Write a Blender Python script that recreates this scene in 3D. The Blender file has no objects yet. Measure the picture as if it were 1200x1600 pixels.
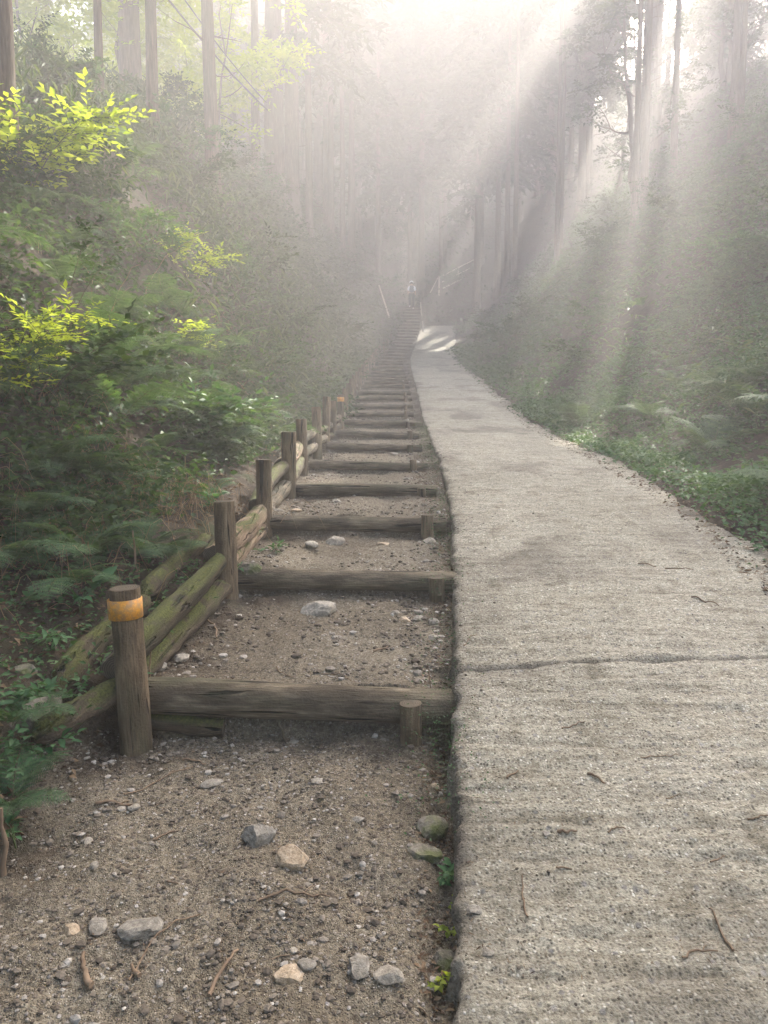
import bpy, math, random
import numpy as np
from mathutils import Vector, Matrix

# ------------------------------------------------------------------ camera
PITCH = math.radians(5.4)
FPX = 1155.0                       # focal length in pixels of the 1200x1600 photograph
CAM = np.array([0.0, 0.0, 1.55])
scene = bpy.context.scene
C = scene.collection
cd = bpy.data.cameras.new("camera")
cd.sensor_fit = 'VERTICAL'
cd.sensor_height = 36.0
cd.lens = 36.0 * FPX / 1600.0
cd.clip_start = 0.05
cd.clip_end = 600
cam = bpy.data.objects.new("camera", cd)
C.objects.link(cam)
cam.location = CAM
cam.rotation_euler = (math.pi / 2 - PITCH, 0, 0)
scene.camera = cam

# ------------------------------------------------------------------ sky, sun, exposure
SUN_AZ = math.radians(22.4)        # to the right of the view axis (+Y)
SUN_EL = math.radians(37.4)
SUNV = np.array([math.sin(SUN_AZ) * math.cos(SUN_EL), math.cos(SUN_AZ) * math.cos(SUN_EL), math.sin(SUN_EL)])
w = bpy.data.worlds.new("World")
scene.world = w
w.use_nodes = True
nt = w.node_tree
nt.nodes.clear()
sky = nt.nodes.new("ShaderNodeTexSky")
sky.sky_type = 'NISHITA'
sky.sun_disc = False
sky.sun_elevation = SUN_EL
sky.sun_rotation = SUN_AZ
sky.air_density = 1.0
sky.dust_density = 5.0
sky.ozone_density = 0.6
bg = nt.nodes.new("ShaderNodeBackground")
bg.inputs[1].default_value = 0.15
out = nt.nodes.new("ShaderNodeOutputWorld")
nt.links.new(sky.outputs[0], bg.inputs[0])
nt.links.new(bg.outputs[0], out.inputs[0])
sd = bpy.data.lights.new("sun", 'SUN')
sd.energy = 5.0
sd.angle = math.radians(0.5)
sd.color = (1.0, 0.93, 0.82)
sun = bpy.data.objects.new("sun", sd)
C.objects.link(sun)
sun.rotation_euler = Vector(SUNV).to_track_quat('Z', 'Y').to_euler()
scene.view_settings.view_transform = 'Standard'
scene.view_settings.look = 'None'
scene.view_settings.gamma = 1.0
scene.view_settings.exposure = 2.95
HAZE_DENSITY = 0.0108
HAZE_COLOR = (0.97, 0.94, 0.92)
HAZE_ANISO = 0.42

cy = scene.cycles
cy.use_denoising = True
cy.max_bounces = 6
cy.diffuse_bounces = 3
cy.glossy_bounces = 2
cy.transmission_bounces = 4
cy.volume_bounces = 1
cy.transparent_max_bounces = 4
cy.sample_clamp_indirect = 6.0
cy.use_adaptive_sampling = True

# ------------------------------------------------------------------ numeric helpers
_r = np.random.RandomState(11)
_T = _r.rand(256, 256)

def vn(x, y):
    xi = np.floor(x).astype(int); yi = np.floor(y).astype(int)
    fx = x - xi; fy = y - yi
    fx = fx * fx * (3 - 2 * fx); fy = fy * fy * (3 - 2 * fy)
    a = _T[xi & 255, yi & 255]; b = _T[(xi + 1) & 255, yi & 255]
    c = _T[xi & 255, (yi + 1) & 255]; d = _T[(xi + 1) & 255, (yi + 1) & 255]
    return (a * (1 - fx) + b * fx) * (1 - fy) + (c * (1 - fx) + d * fx) * fy - 0.5

def fbm(x, y, s, octv=4, gain=0.5):
    x = np.asarray(x, float); y = np.asarray(y, float)
    r = 0; a = 1.0; f = 1.0 / s
    for i in range(octv):
        r = r + a * vn(x * f + 17.3 * i, y * f - 9.1 * i); a *= gain; f *= 2.03
    return r

def P(px, py, D):
    """world point seen at photo pixel (px,py) at axial depth D (used to survey the site)"""
    xc = (px - 600) / FPX * D; yc = -(py - 800) / FPX * D
    return np.array([xc, D * math.cos(PITCH) + yc * math.sin(PITCH), CAM[2] - D * math.sin(PITCH) + yc * math.cos(PITCH)])

def norm(a):
    return a / (np.linalg.norm(a, axis=-1, keepdims=True) + 1e-9)

# ------------------------------------------------------------------ survey of the trail
ROW = np.array([1068, 890, 805, 757, 720, 692, 676, 657, 631, 613, 592, 575, 560, 543, 513, 478.])
DEP = np.array([3.32, 4.65, 5.8, 7.1, 8.8, 10.6, 12.2, 14, 17, 20, 24, 30, 35, 39, 43, 46.5])
LPX = np.array([228, 368, 420, 466, 487, 513, 525, 540, 551, 560, 572, 583, 592, 610, 623, 628.])
RPX = np.array([700, 706, 692, 676, 664, 657, 652, 647, 643, 641, 636, 630, 628, 640, 655, 657.])
pts = np.array([P(600, r, d) for r, d in zip(ROW, DEP)])
YK, ZK = pts[:, 1], pts[:, 2]
XLK = (LPX - 600) / FPX * DEP
XRK = (RPX - 600) / FPX * DEP

def ext(Yk, Vk, y0, s0, tail):
    Y = np.concatenate([[Yk[0] - y0], Yk, [Yk[-1] + t[0] for t in tail]])
    V = np.concatenate([[Vk[0] - s0 * y0], Vk, [Vk[-1] + t[1] for t in tail]])
    return Y, V
TAIL = [(1.5, 0.25), (5, 2.0), (20, 11), (38, 24), (44, 25), (110, 5)]
SY, SZ = ext(YK, ZK, 8, 0.12, TAIL)
_, SXL = ext(YK, XLK, 8, 0.12, [(t[0], 0.0) for t in TAIL])
_, SXR = ext(YK, XRK, 8, 0.055, [(t[0], 0.0) for t in TAIL])
def zs(Y): return np.interp(Y, SY, SZ)
def xl(Y): return np.interp(Y, SY, SXL)
def xr(Y): return np.interp(Y, SY, SXR)
# the concrete road
RROW = np.array([1600, 1330, 1045, 890, 805, 757, 720, 692, 676, 657, 631, 613, 592, 575, 560, 543, 507.])
RDEP = np.array([1.80, 2.35, 3.42, 4.65, 5.8, 7.1, 8.8, 10.6, 12.2, 14, 17, 20, 24, 30, 35, 39, 46.])
RLP = np.array([709, 712, 712, 708, 706, 697, 688, 676, 670, 662, 656, 652, 646, 642, 641, 647, 660.])
RRW = np.array([2.05, 2.05, 2.05, 2.05, 2.05, 2.0, 2.0, 2.0, 2.0, 2.05, 2.1, 2.15, 2.2, 2.2, 2.15, 2.15, 2.1])
rp = np.array([P(600, r, d) for r, d in zip(RROW, RDEP)])
RTAIL = [(0.6, 0.05), (4.5, 3.2), (19.5, 12.2), (37.5, 25), (43.5, 26), (110, 6)]
RY, RZ = ext(rp[:, 1], rp[:, 2], 6, 0.16, RTAIL)
_, RXL = ext(rp[:, 1], (RLP - 600) / FPX * RDEP, 6, 0.07, [(t[0], 0.05) for t in RTAIL])
_, RWD = ext(rp[:, 1], RRW, 6, 0.0, [(t[0], 0.0) for t in RTAIL])
def smooth_interp(Y, A, B):
    return (np.interp(Y - 0.25, A, B) + 2 * np.interp(Y, A, B) + np.interp(Y + 0.25, A, B)) / 4
def zr(Y): return smooth_interp(Y, RY, RZ)
def rxl(Y): return smooth_interp(Y, RY, RXL)
def rxr(Y): return rxl(Y) + np.interp(Y, RY, RWD)

# step logs: positions along the trail
rows = [1068, 890, 805, 757, 720, 692, 675, 657, 645, 631, 620, 611, 602] + list(np.arange(596, 478, -4.7))
STEP_D = [float(np.interp(-r, -ROW, DEP)) for r in rows]
STEP_Y = np.array([P(600, r, d)[1] for r, d in zip(rows, STEP_D)])
STEP_Z = zs(STEP_Y)
LOG_R = 0.078

def zdirt(Y):
    """walking surface of the dirt treads between the logs"""
    Y = np.asarray(Y, float)
    i = np.searchsorted(STEP_Y, Y, side='right') - 1
    ic = np.clip(i, 0, len(STEP_Y) - 2)
    y0 = STEP_Y[ic]; y1 = STEP_Y[ic + 1]; z0 = STEP_Z[ic]; z1 = STEP_Z[ic + 1]
    t = np.clip((Y - y0) / (y1 - y0), 0, 1)
    drop = np.minimum(0.15, 0.75 * (z1 - z0))
    z = z0 - 0.025 + (z1 - drop - z0 + 0.025) * (0.6 * t + 0.4 * t * t)
    first = STEP_Z[0] - 0.235 - (STEP_Y[0] - Y) * 0.085
    z = np.where(Y < STEP_Y[0], first, z)
    return np.where(Y >= STEP_Y[-1], zs(Y), z)

def H(x, Y, dirt=False):
    """height of the forest ground"""
    x = np.asarray(x, float); Y = np.asarray(Y, float)
    L = xl(Y) - 0.1; R = xr(Y); A = rxl(Y); B = rxr(Y)
    base_l = zdirt(Y) if dirt else zs(Y)
    zroad = zr(Y)
    # left bank
    u = np.maximum(L - x, 0)
    sh = np.interp(Y, [3, 6, 12, 40], [0.95, 0.8, 0.35, 0.2])
    v = np.maximum(u - sh, 0)
    kk = np.interp(Y, [0, 5, 12, 30, 46, 60], [0.8, 1.3, 1.75, 1.8, 1.4, 0.8])
    left = zs(Y) + 0.24 * np.minimum(u, sh) + kk * (v - 0.25 * (1 - np.exp(-v / 0.25))) * 1.0
    vc = np.interp(Y, [4, 8, 14, 20, 30, 45, 55], [3.0, 2.6, 3.3, 4.1, 4.5, 5.0, 9.0])
    left = left - np.maximum(v - vc, 0) * (kk - 0.22) - 0.35 * np.exp(-((v - vc) / 0.6) ** 2)
    left = left + fbm(x, Y, 1.6, 4) * 0.30 * np.clip(u / 1.2, 0.12, 1) + fbm(x + 50, Y, 9, 2) * 1.6 * np.clip((u - 2) / 6, 0, 1)
    wl = np.clip(u / 0.35, 0, 1)
    mid_l = base_l + (left - base_l) * wl
    # gap between stair and road
    g = np.clip((x - R) / np.maximum(A + 0.12 - R, 0.05), 0, 1)
    edge = zroad - np.interp(Y, [2.6, 3.25, 3.6, 50], [0.13, 0.12, 0.035, 0.03]) + fbm(x, Y, 0.3, 3) * 0.03
    mid = base_l * (1 - g) + edge * g
    mid = np.where(x < R, mid_l, mid)
    # right bank
    q = np.maximum(x - B, 0)
    sr = np.interp(Y, [2, 8, 20], [0.9, 0.6, 0.3])
    qq = np.maximum(q - sr, 0)
    kr = np.interp(Y, [0, 8, 20, 40, 60], [0.35, 0.62, 0.95, 1.0, 0.7])
    right = zroad - 0.03 + 0.12 * np.minimum(q, sr) + kr * (qq - 0.5 * (1 - np.exp(-qq / 0.5)))
    right = np.where(qq > 12, right - (qq - 12) * kr * 0.4, right)
    right = right + fbm(x, Y + 30, 1.9, 4) * 0.3 * np.clip(q / 1.0, 0.05, 1) + fbm(x, Y + 80, 9, 2) * 1.4 * np.clip((q - 2) / 6, 0, 1)
    rr_ = np.where(x > B, right, zroad - 0.13)
    h = np.where(x < A + 0.12, mid, rr_)
    # rubble relief
    h = h + fbm(x, Y, 0.35, 4) * 0.035 * np.where((x > L) & (x < A + 0.1) & (not dirt), 0, 1) * np.where((x > A + 0.12) & (x < B - 0.05), 0, 1)
    far = np.clip((Y - 50) / 12, 0, 1)
    h = h + far * fbm(x, Y, 14, 3) * 3.0
    return np.where(h > 29, 29 + 6 * (1 - np.exp(-(h - 29) / 6)), h)

def hit(px, py, off=0.0, D0=2.0, D1=110.0):
    D = np.concatenate([np.arange(D0, 20, 0.02), np.arange(20, D1, 0.1)])
    xc = (px - 600) / FPX * D; yc = -(py - 800) / FPX * D
    Y = D * math.cos(PITCH) + yc * math.sin(PITCH); Z = CAM[2] - D * math.sin(PITCH) + yc * math.cos(PITCH)
    b = Z < H(xc, Y, True) + off
    if not b.any():
        return None, None
    k = int(np.argmax(b))
    return np.array([xc[k], Y[k], float(H(xc[k], Y[k], True))]), D[k]

def where(x, y, z, side):
    """plain words for the spot a repeated plant or tree takes, so labels tell them apart"""
    v = np.array([x, y, z]) - CAM; D = v[1] * math.cos(PITCH) - v[2] * math.sin(PITCH); u = v[1] * math.sin(PITCH) + v[2] * math.cos(PITCH)
    if D < 1: return "outside the picture"
    px = 600 + FPX * v[0] / D; py = 800 - FPX * u / D
    if px < -60 or px > 1260 or py < -40: return "outside the picture"
    r = "high up" if py < 330 else ("halfway up" if py < 560 else "low down")
    if side == 'l': c = "by the left edge" if px < 170 else ("left of the middle posts" if px < 360 else "close beside the steps")
    elif side == 'r': c = "by the right edge" if px > 1020 else ("above the track's middle" if px > 830 else "near the track's far bend")
    else: c = "left of the stair head" if px < 560 else ("over the stair head" if px < 720 else "right of the stair head")
    return ("close, " if D < 9 else ("" if D < 22 else "far, ")) + r + ", " + c

# ------------------------------------------------------------------ mesh builder
class MB:
    def __init__(s):
        s.v = []; s.f = []; s.a = []; s.n = 0
    def add(s, v, f, mat=0, val=None):
        v = np.asarray(v, np.float64).reshape(-1, 3); f = np.asarray(f, np.int64)
        s.v.append(v); s.f.append((f + s.n, mat))
        s.a.append(np.full(len(v), 0.5) if val is None else np.broadcast_to(val, (len(v),)))
        s.n += len(v)
    def build(s, name, mats, parent=None, smooth=True, origin=None):
        me = bpy.data.meshes.new(name)
        V = np.concatenate(s.v) if s.v else np.zeros((0, 3))
        if origin is not None: V = V - np.asarray(origin)
        me.vertices.add(len(V)); me.vertices.foreach_set("co", V.astype(np.float32).ravel())
        nl = sum(f.size for f, m in s.f); npol = sum(len(f) for f, m in s.f)
        me.loops.add(nl); me.polygons.add(npol)
        me.loops.foreach_set("vertex_index", np.concatenate([f.ravel() for f, m in s.f]).astype(np.int32))
        ks = np.concatenate([np.full(len(f), f.shape[1]) for f, m in s.f])
        st = np.concatenate([[0], np.cumsum(ks)[:-1]])
        me.polygons.foreach_set("loop_start", st.astype(np.int32))
        me.polygons.foreach_set("material_index", np.concatenate([np.full(len(f), m) for f, m in s.f]).astype(np.int32))
        me.polygons.foreach_set("use_smooth", np.full(npol, bool(smooth)))
        at = me.attributes.new("v", 'FLOAT', 'POINT')
        at.data.foreach_set("value", np.concatenate(s.a).astype(np.float32))
        me.update(calc_edges=True)
        for m in (mats if isinstance(mats, (list, tuple)) else [mats]): me.materials.append(m)
        o = bpy.data.objects.new(name, me); C.objects.link(o)
        if origin is not None: o.location = origin
        if parent is not None:
            o.parent = parent
            if origin is not None: o.location = np.asarray(origin) - np.array(parent.location)
        return o

def tag(o, label=None, cat=None, group=None, kind=None):
    if label: o['label'] = label
    if cat: o['category'] = cat
    if group: o['group'] = group
    if kind: o['kind'] = kind
    return o

def empty(name, loc, label=None, cat=None, group=None):
    o = bpy.data.objects.new(name, None); C.objects.link(o)
    o.location = loc; o.empty_display_size = 0.1
    return tag(o, label, cat, group)

def tube(mb, pts, rad, sides=10, rough=0.0, seed=0, cap=True, mat=0, capmat=None, val=None, lump=0.0):
    pts = np.asarray(pts, float); n = len(pts)
    rad = np.broadcast_to(np.asarray(rad, float), (n,))
    t = np.gradient(pts, axis=0); t = norm(t)
    ref = np.array([0, 0, 1.0]) if abs(t[0, 2]) < 0.9 else np.array([1.0, 0, 0])
    rs = np.random.RandomState(seed)
    a = np.linspace(0, 2 * np.pi, sides, endpoint=False)
    s1 = norm(np.cross(t, ref)); s2 = np.cross(t, s1)
    rr = rad[:, None] * np.ones((n, sides))
    if rough: rr = rr * (1 + rough * (rs.rand(n, sides) - 0.5) * 2)
    if lump:
        sl = np.concatenate([[0], np.cumsum(np.linalg.norm(np.diff(pts, axis=0), axis=1))])
        rr = rr * (1 + 1.3 * lump * fbm(np.cos(a)[None] * 0.9 + seed * 1.7 + 0 * rr, sl[:, None] * 3.5 + np.sin(a)[None] * 0.9, 1.0, 3))
        rr = rr * (1 + 0.7 * lump * np.cos(a * 2 + rs.rand() * 6)[None] + lump * 0.4 * np.cos(a * 3 + rs.rand() * 6)[None] + 0.6 * lump * np.sin(np.linspace(0, rs.rand() * 9 + 3, n))[:, None])
    V = pts[:, None] + rr[..., None] * (np.cos(a)[None, :, None] * s1[:, None] + np.sin(a)[None, :, None] * s2[:, None])
    V = V.reshape(-1, 3)
    i = np.arange(n - 1)[:, None] * sides; j = np.arange(sides)[None]; k = (np.arange(sides) + 1) % sides
    F = np.stack([i + j, i + k[None], i + sides + k[None], i + sides + j], -1).reshape(-1, 4)
    mb.add(V, F, mat, val)
    if cap:
        cm = mat if capmat is None else capmat
        for e, rev in ((0, False), (n - 1, True)):
            ring = V[e * sides:(e + 1) * sides]; c = ring.mean(0)
            inner = c + (ring - c) * 0.88 + t[e] * (0.04 if rev else -0.04) * rad[e]
            vv = np.concatenate([ring, inner, [c + t[e] * (0.05 if rev else -0.05) * rad[e]]])
            q = np.arange(sides); kk2 = (q + 1) % sides
            f1 = np.stack([q, q + sides, kk2 + sides, kk2], -1)
            f2 = np.stack([q + sides, np.full(sides, 2 * sides), kk2 + sides], -1)
            if rev: f1 = f1[:, ::-1]; f2 = f2[:, ::-1]
            mb.add(vv, f1, cm, val); mb.add(vv, f2, cm, val)

def leaf(mb, c, d, nrm, L, W, v=None, fold=0.18, droop=0.12, mat=0, big=False):
    """many leaves at once: bases c, axes d, normals nrm"""
    c = np.asarray(c, float); N = len(c)
    if N == 0: return
    d = norm(d); s = norm(np.cross(d, nrm)); n = np.cross(s, d)
    L = np.broadcast_to(L, (N,))[:, None]; W = np.broadcast_to(W, (N,))[:, None]
    if v is None: v = np.random.rand(N)
    v = np.broadcast_to(v, (N,))
    if not big:
        V = np.stack([c, c + d * L * 0.42 + s * W / 2 + n * fold * W, c + d * L - n * droop * L, c + d * L * 0.42 - s * W / 2 + n * fold * W], 1)
        b = np.arange(N)[:, None] * 4
        F = np.concatenate([b + [0, 1, 2], b + [0, 2, 3]])
        mb.add(V.reshape(-1, 3), F, mat, np.repeat(v, 4))
    else:
        m1 = c + d * L * 0.33 - n * 0.02 * L; m2 = c + d * L * 0.68 - n * droop * 0.5 * L; tip = c + d * L - n * droop * 1.4 * L
        r1 = c + d * L * 0.26 + s * W * 0.46 + n * fold * W; r2 = c + d * L * 0.60 + s * W * 0.38 + n * (fold * W - droop * 0.4 * L)
        l1 = c + d * L * 0.26 - s * W * 0.46 + n * fold * W; l2 = c + d * L * 0.60 - s * W * 0.38 + n * (fold * W - droop * 0.4 * L)
        V = np.stack([c, m1, m2, tip, r1, r2, l1, l2], 1)
        b = np.arange(N)[:, None] * 8
        mb.add(V.reshape(-1, 3), np.concatenate([b + [0, 4, 1], b + [2, 5, 3], b + [0, 1, 6], b + [2, 3, 7], b + [1, 4, 5], b + [1, 5, 2], b + [1, 2, 7], b + [1, 7, 6]]), mat, np.repeat(v, 8))

def ico():
    import bmesh
    r = {}
    for s in (1, 2, 3):
        bm = bmesh.new(); bmesh.ops.create_icosphere(bm, subdivisions=s, radius=1.0)
        bm.verts.ensure_lookup_table()
        r[s] = (np.array([v.co[:] for v in bm.verts]), np.array([[v.index for v in f.verts] for f in bm.faces])); bm.free()
    return r
ICO = ico()

def stone_shape(rs, sub=2, cuts=9):
    V, F = ICO[sub]; V = V.copy()
    for _ in range(cuts):
        nn = norm(rs.randn(3)); h = 0.55 + rs.rand() * 0.3
        dd = V @ nn; V = V - np.maximum(dd - h, 0)[:, None] * nn
    V = V * (1 + 0.05 * rs.randn(len(V), 1) * (0.5 if sub > 2 else 1))
    V = V / np.abs(V).max(0)
    return V, F

def spray(mb, rs, st, dr, ln, nleaf, L, W, up=0.25, sm=None, tw=0.0015, v0=0.0, v1=1.0, droop=0.2, spread=1.0, big=False):
    """leafy twigs: leaves set alternately along each twig, lying roughly flat"""
    M = len(st); dr = norm(dr); ln = np.broadcast_to(ln, (M,))
    t = (np.arange(nleaf) + 0.6) / nleaf
    side = norm(np.cross(dr, [0, 0, 1.0]))
    sg = np.where(np.arange(nleaf) % 2 == 0, 1.0, -1.0)
    pos = st[:, None] + dr[:, None] * (ln[:, None] * t[None])[..., None]
    pos[..., 2] -= droop * (ln[:, None] * t[None] ** 2)
    d = dr[:, None] * 0.7 + side[:, None] * sg[None, :, None] * spread + rs.randn(M, nleaf, 3) * 0.25
    d[:, -1] = dr + rs.randn(M, 3) * 0.1
    n = np.array([0, 0, 1.0]) + rs.randn(M, nleaf, 3) * up
    sz = (0.7 + 0.6 * rs.rand(M * nleaf))
    vv = np.repeat(v0 + (v1 - v0) * rs.rand(M), nleaf) * 0.6 + 0.4 * rs.rand(M * nleaf)
    leaf(mb, pos.reshape(-1, 3), d.reshape(-1, 3), n.reshape(-1, 3), L * sz, W * sz, vv, big=big)
    if sm is not None:
        # twig as a thin 3-sided prism in two segments
        a = np.array([0, 2.1, 4.2])
        up_ = np.cross(side, dr)
        rings = []
        for tt, r in ((0.0, tw), (0.5, tw * 0.8), (1.0, tw * 0.3)):
            c = st + dr * (ln * tt)[:, None]; c = c - np.array([0, 0, 1.0]) * (droop * ln * tt * tt)[:, None]
            rings.append(c[:, None] + r * (np.cos(a)[None, :, None] * side[:, None] + np.sin(a)[None, :, None] * up_[:, None]))
        V = np.concatenate(rings, 1)
        b = np.arange(M)[:, None] * 9
        F = [b + [o + i, o + (i + 1) % 3, o + 3 + (i + 1) % 3, o + 3 + i] for o in (0, 3) for i in range(3)]
        sm.add(V.reshape(-1, 3), np.concatenate(F), 0)

# ------------------------------------------------------------------ materials
class N:
    def __init__(s, name):
        s.m = bpy.data.materials.new(name); s.m.use_nodes = True
        s.t = s.m.node_tree; s.t.nodes.clear()
        s.out = s.t.nodes.new("ShaderNodeOutputMaterial")
    def n(s, typ, **k):
        o = s.t.nodes.new(typ)
        for a, b in k.items(): setattr(o, a, b)
        return o
    def l(s, a, b): s.t.links.new(a, b)
    def coord(s, scale=(1, 1, 1), kind='Object'):
        tc = s.n("ShaderNodeTexCoord"); mp = s.n("ShaderNodeMapping"); mp.inputs['Scale'].default_value = scale
        s.l(tc.outputs[kind], mp.inputs[0]); return mp.outputs[0]
    def noise(s, vec, scale, detail=4, rough=0.55, dist=0.0):
        o = s.n("ShaderNodeTexNoise"); o.inputs['Scale'].default_value = scale; o.inputs['Detail'].default_value = detail
        o.inputs['Roughness'].default_value = rough; o.inputs['Distortion'].default_value = dist
        s.l(vec, o.inputs['Vector']); return o.outputs['Fac']
    def vor(s, vec, scale, feature='F1', out='Distance'):
        o = s.n("ShaderNodeTexVoronoi", feature=feature); o.inputs['Scale'].default_value = scale
        s.l(vec, o.inputs['Vector']); return o.outputs[out]
    def ramp(s, fac, stops, interp='LINEAR'):
        o = s.n("ShaderNodeValToRGB"); r = o.color_ramp; r.interpolation = interp
        while len(r.elements) < len(stops): r.elements.new(0.5)
        for e, (p, c) in zip(r.elements, stops):
            e.position = p; e.color = (*c, 1) if not isinstance(c, (int, float)) else (c, c, c, 1)
        s.l(fac, o.inputs[0]); return o.outputs[0]
    def mix(s, fac, a, b, mode='MIX'):
        o = s.n("ShaderNodeMix", data_type='RGBA', blend_type=mode)
        for k, x in ((0, fac), (6, a), (7, b)):
            sock = o.inputs[k]
            if isinstance(x, (int, float)): sock.default_value = x if k == 0 else (x, x, x, 1)
            elif isinstance(x, tuple): sock.default_value = (*x, 1)
            else: s.l(x, sock)
        return o.outputs[2]
    def math(s, op, a, b=0.0):
        o = s.n("ShaderNodeMath", operation=op)
        for sock, x in ((o.inputs[0], a), (o.inputs[1], b)):
            if isinstance(x, (int, float)): sock.default_value = x
            else: s.l(x, sock)
        return o.outputs[0]
    def bump(s, h, strength=0.5, dist=0.01, prev=None):
        o = s.n("ShaderNodeBump"); o.inputs['Strength'].default_value = strength; o.inputs['Distance'].default_value = dist
        s.l(h, o.inputs['Height'])
        if prev is not None: s.l(prev, o.inputs['Normal'])
        return o.outputs[0]
    def pbsdf(s, col, rough=0.8, spec=0.3, normal=None):
        o = s.n("ShaderNodeBsdfPrincipled")
        if isinstance(col, tuple): o.inputs['Base Color'].default_value = (*col, 1)
        else: s.l(col, o.inputs['Base Color'])
        if isinstance(rough, float): o.inputs['Roughness'].default_value = rough
        else: s.l(rough, o.inputs['Roughness'])
        o.inputs['Specular IOR Level'].default_value = spec
        if normal is not None: s.l(normal, o.inputs['Normal'])
        return o
    def done(s, sh):
        s.l(sh.outputs[0] if hasattr(sh, 'outputs') else sh, s.out.inputs[0]); return s.m
    def attr(s, name='v'):
        return s.n("ShaderNodeAttribute", attribute_name=name).outputs['Fac']
    def objrand(s):
        return s.n("ShaderNodeObjectInfo").outputs['Random']
    def nz(s):
        g = s.n("ShaderNodeNewGeometry"); x = s.n("ShaderNodeSeparateXYZ"); s.l(g.outputs['Normal'], x.inputs[0]); return x.outputs[2]

def leaf_mat(name, dark, mid, light, trans=0.45, rough=0.45, spec=0.35, tint=(1.25, 1.15, 0.45)):
    b = N(name)
    c = b.ramp(b.attr(), [(0.0, dark), (0.5, mid), (1.0, light)])
    c = b.mix(b.math('MULTIPLY', b.objrand(), 0.35), c, tuple(x * 0.6 for x in mid))
    p = b.pbsdf(c, max(rough, 0.6), min(spec, 0.12))
    tr = b.n("ShaderNodeBsdfTranslucent")
    tc = b.mix(1.0, c, tint, 'MULTIPLY'); b.l(tc, tr.inputs[0])
    ms = b.n("ShaderNodeMixShader"); ms.inputs[0].default_value = trans
    b.l(p.outputs[0], ms.inputs[1]); b.l(tr.outputs[0], ms.inputs[2])
    return b.done(ms)

M = {}
M['fern'] = leaf_mat("fern_leaf", (0.028, 0.06, 0.032), (0.055, 0.108, 0.052), (0.10, 0.165, 0.07), 0.4)
M['leaf'] = leaf_mat("shrub_leaf", (0.014, 0.034, 0.013), (0.031, 0.066, 0.021), (0.08, 0.13, 0.04), 0.4, 0.55, 0.22)
M['lime'] = leaf_mat("maple_leaf", (0.12, 0.18, 0.035), (0.23, 0.30, 0.055), (0.34, 0.40, 0.09), 0.62, tint=(1.5, 1.4, 0.4))
M['weed'] = leaf_mat("weed_leaf", (0.03, 0.07, 0.03), (0.055, 0.12, 0.05), (0.11, 0.18, 0.08), 0.35, 0.6, 0.2)
M['sasa'] = leaf_mat("bamboo_grass_leaf", (0.04, 0.075, 0.03), (0.07, 0.11, 0.05), (0.12, 0.15, 0.08), 0.35, 0.6, 0.25)
M['cedar'] = leaf_mat("cedar_needles", (0.02, 0.045, 0.018), (0.035, 0.07, 0.022), (0.06, 0.10, 0.03), 0.3, 0.6)
M['broad'] = leaf_mat("broad_leaf", (0.05, 0.10, 0.02), (0.085, 0.16, 0.028), (0.13, 0.21, 0.035), 0.6, tint=(1.5, 1.35, 0.4))
M['seed'] = leaf_mat("seedling_leaf", (0.04, 0.10, 0.045), (0.06, 0.14, 0.06), (0.09, 0.18, 0.075), 0.35, 0.4, 0.45)
M['straw'] = leaf_mat("dry_straw", (0.12, 0.075, 0.045), (0.2, 0.13, 0.075), (0.34, 0.25, 0.15), 0.25, 0.7, 0.2, (1.1, 0.95, 0.7))
M['litter'] = leaf_mat("leaf_litter", (0.05, 0.032, 0.02), (0.11, 0.07, 0.042), (0.22, 0.16, 0.10), 0.15, 0.75, 0.2, (1.1, 0.9, 0.6))

def stem_mat(name, c0, c1):
    b = N(name); v = b.coord((1, 1, 1)); c = b.ramp(b.noise(v, 9, 3), [(0.3, c0), (0.7, c1)])
    return b.done(b.pbsdf(c, 0.8, 0.2))
M['stem'] = stem_mat("woody_stem", (0.035, 0.028, 0.018), (0.10, 0.08, 0.05))
M['green_stem'] = stem_mat("green_stem", (0.04, 0.06, 0.02), (0.09, 0.11, 0.04))
M['twig'] = stem_mat("dry_twig", (0.09, 0.06, 0.038), (0.24, 0.17, 0.11))

def bark():
    b = N("cedar_bark"); v = b.coord((1, 1, 0.09))
    n1 = b.noise(v, 26, 6, 0.65, 0.6); n2 = b.noise(b.coord((1, 1, 0.4)), 2.2, 3)
    c = b.ramp(n1, [(0.25, (0.035, 0.024, 0.017)), (0.5, (0.10, 0.07, 0.05)), (0.75, (0.21, 0.155, 0.115))])
    c = b.mix(b.ramp(n2, [(0.45, 0.0), (0.7, 0.6)]), c, (0.09, 0.10, 0.06))
    return b.done(b.pbsdf(c, 0.9, 0.15, b.bump(n1, 1.0, 0.04)))
M['bark'] = bark()

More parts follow.
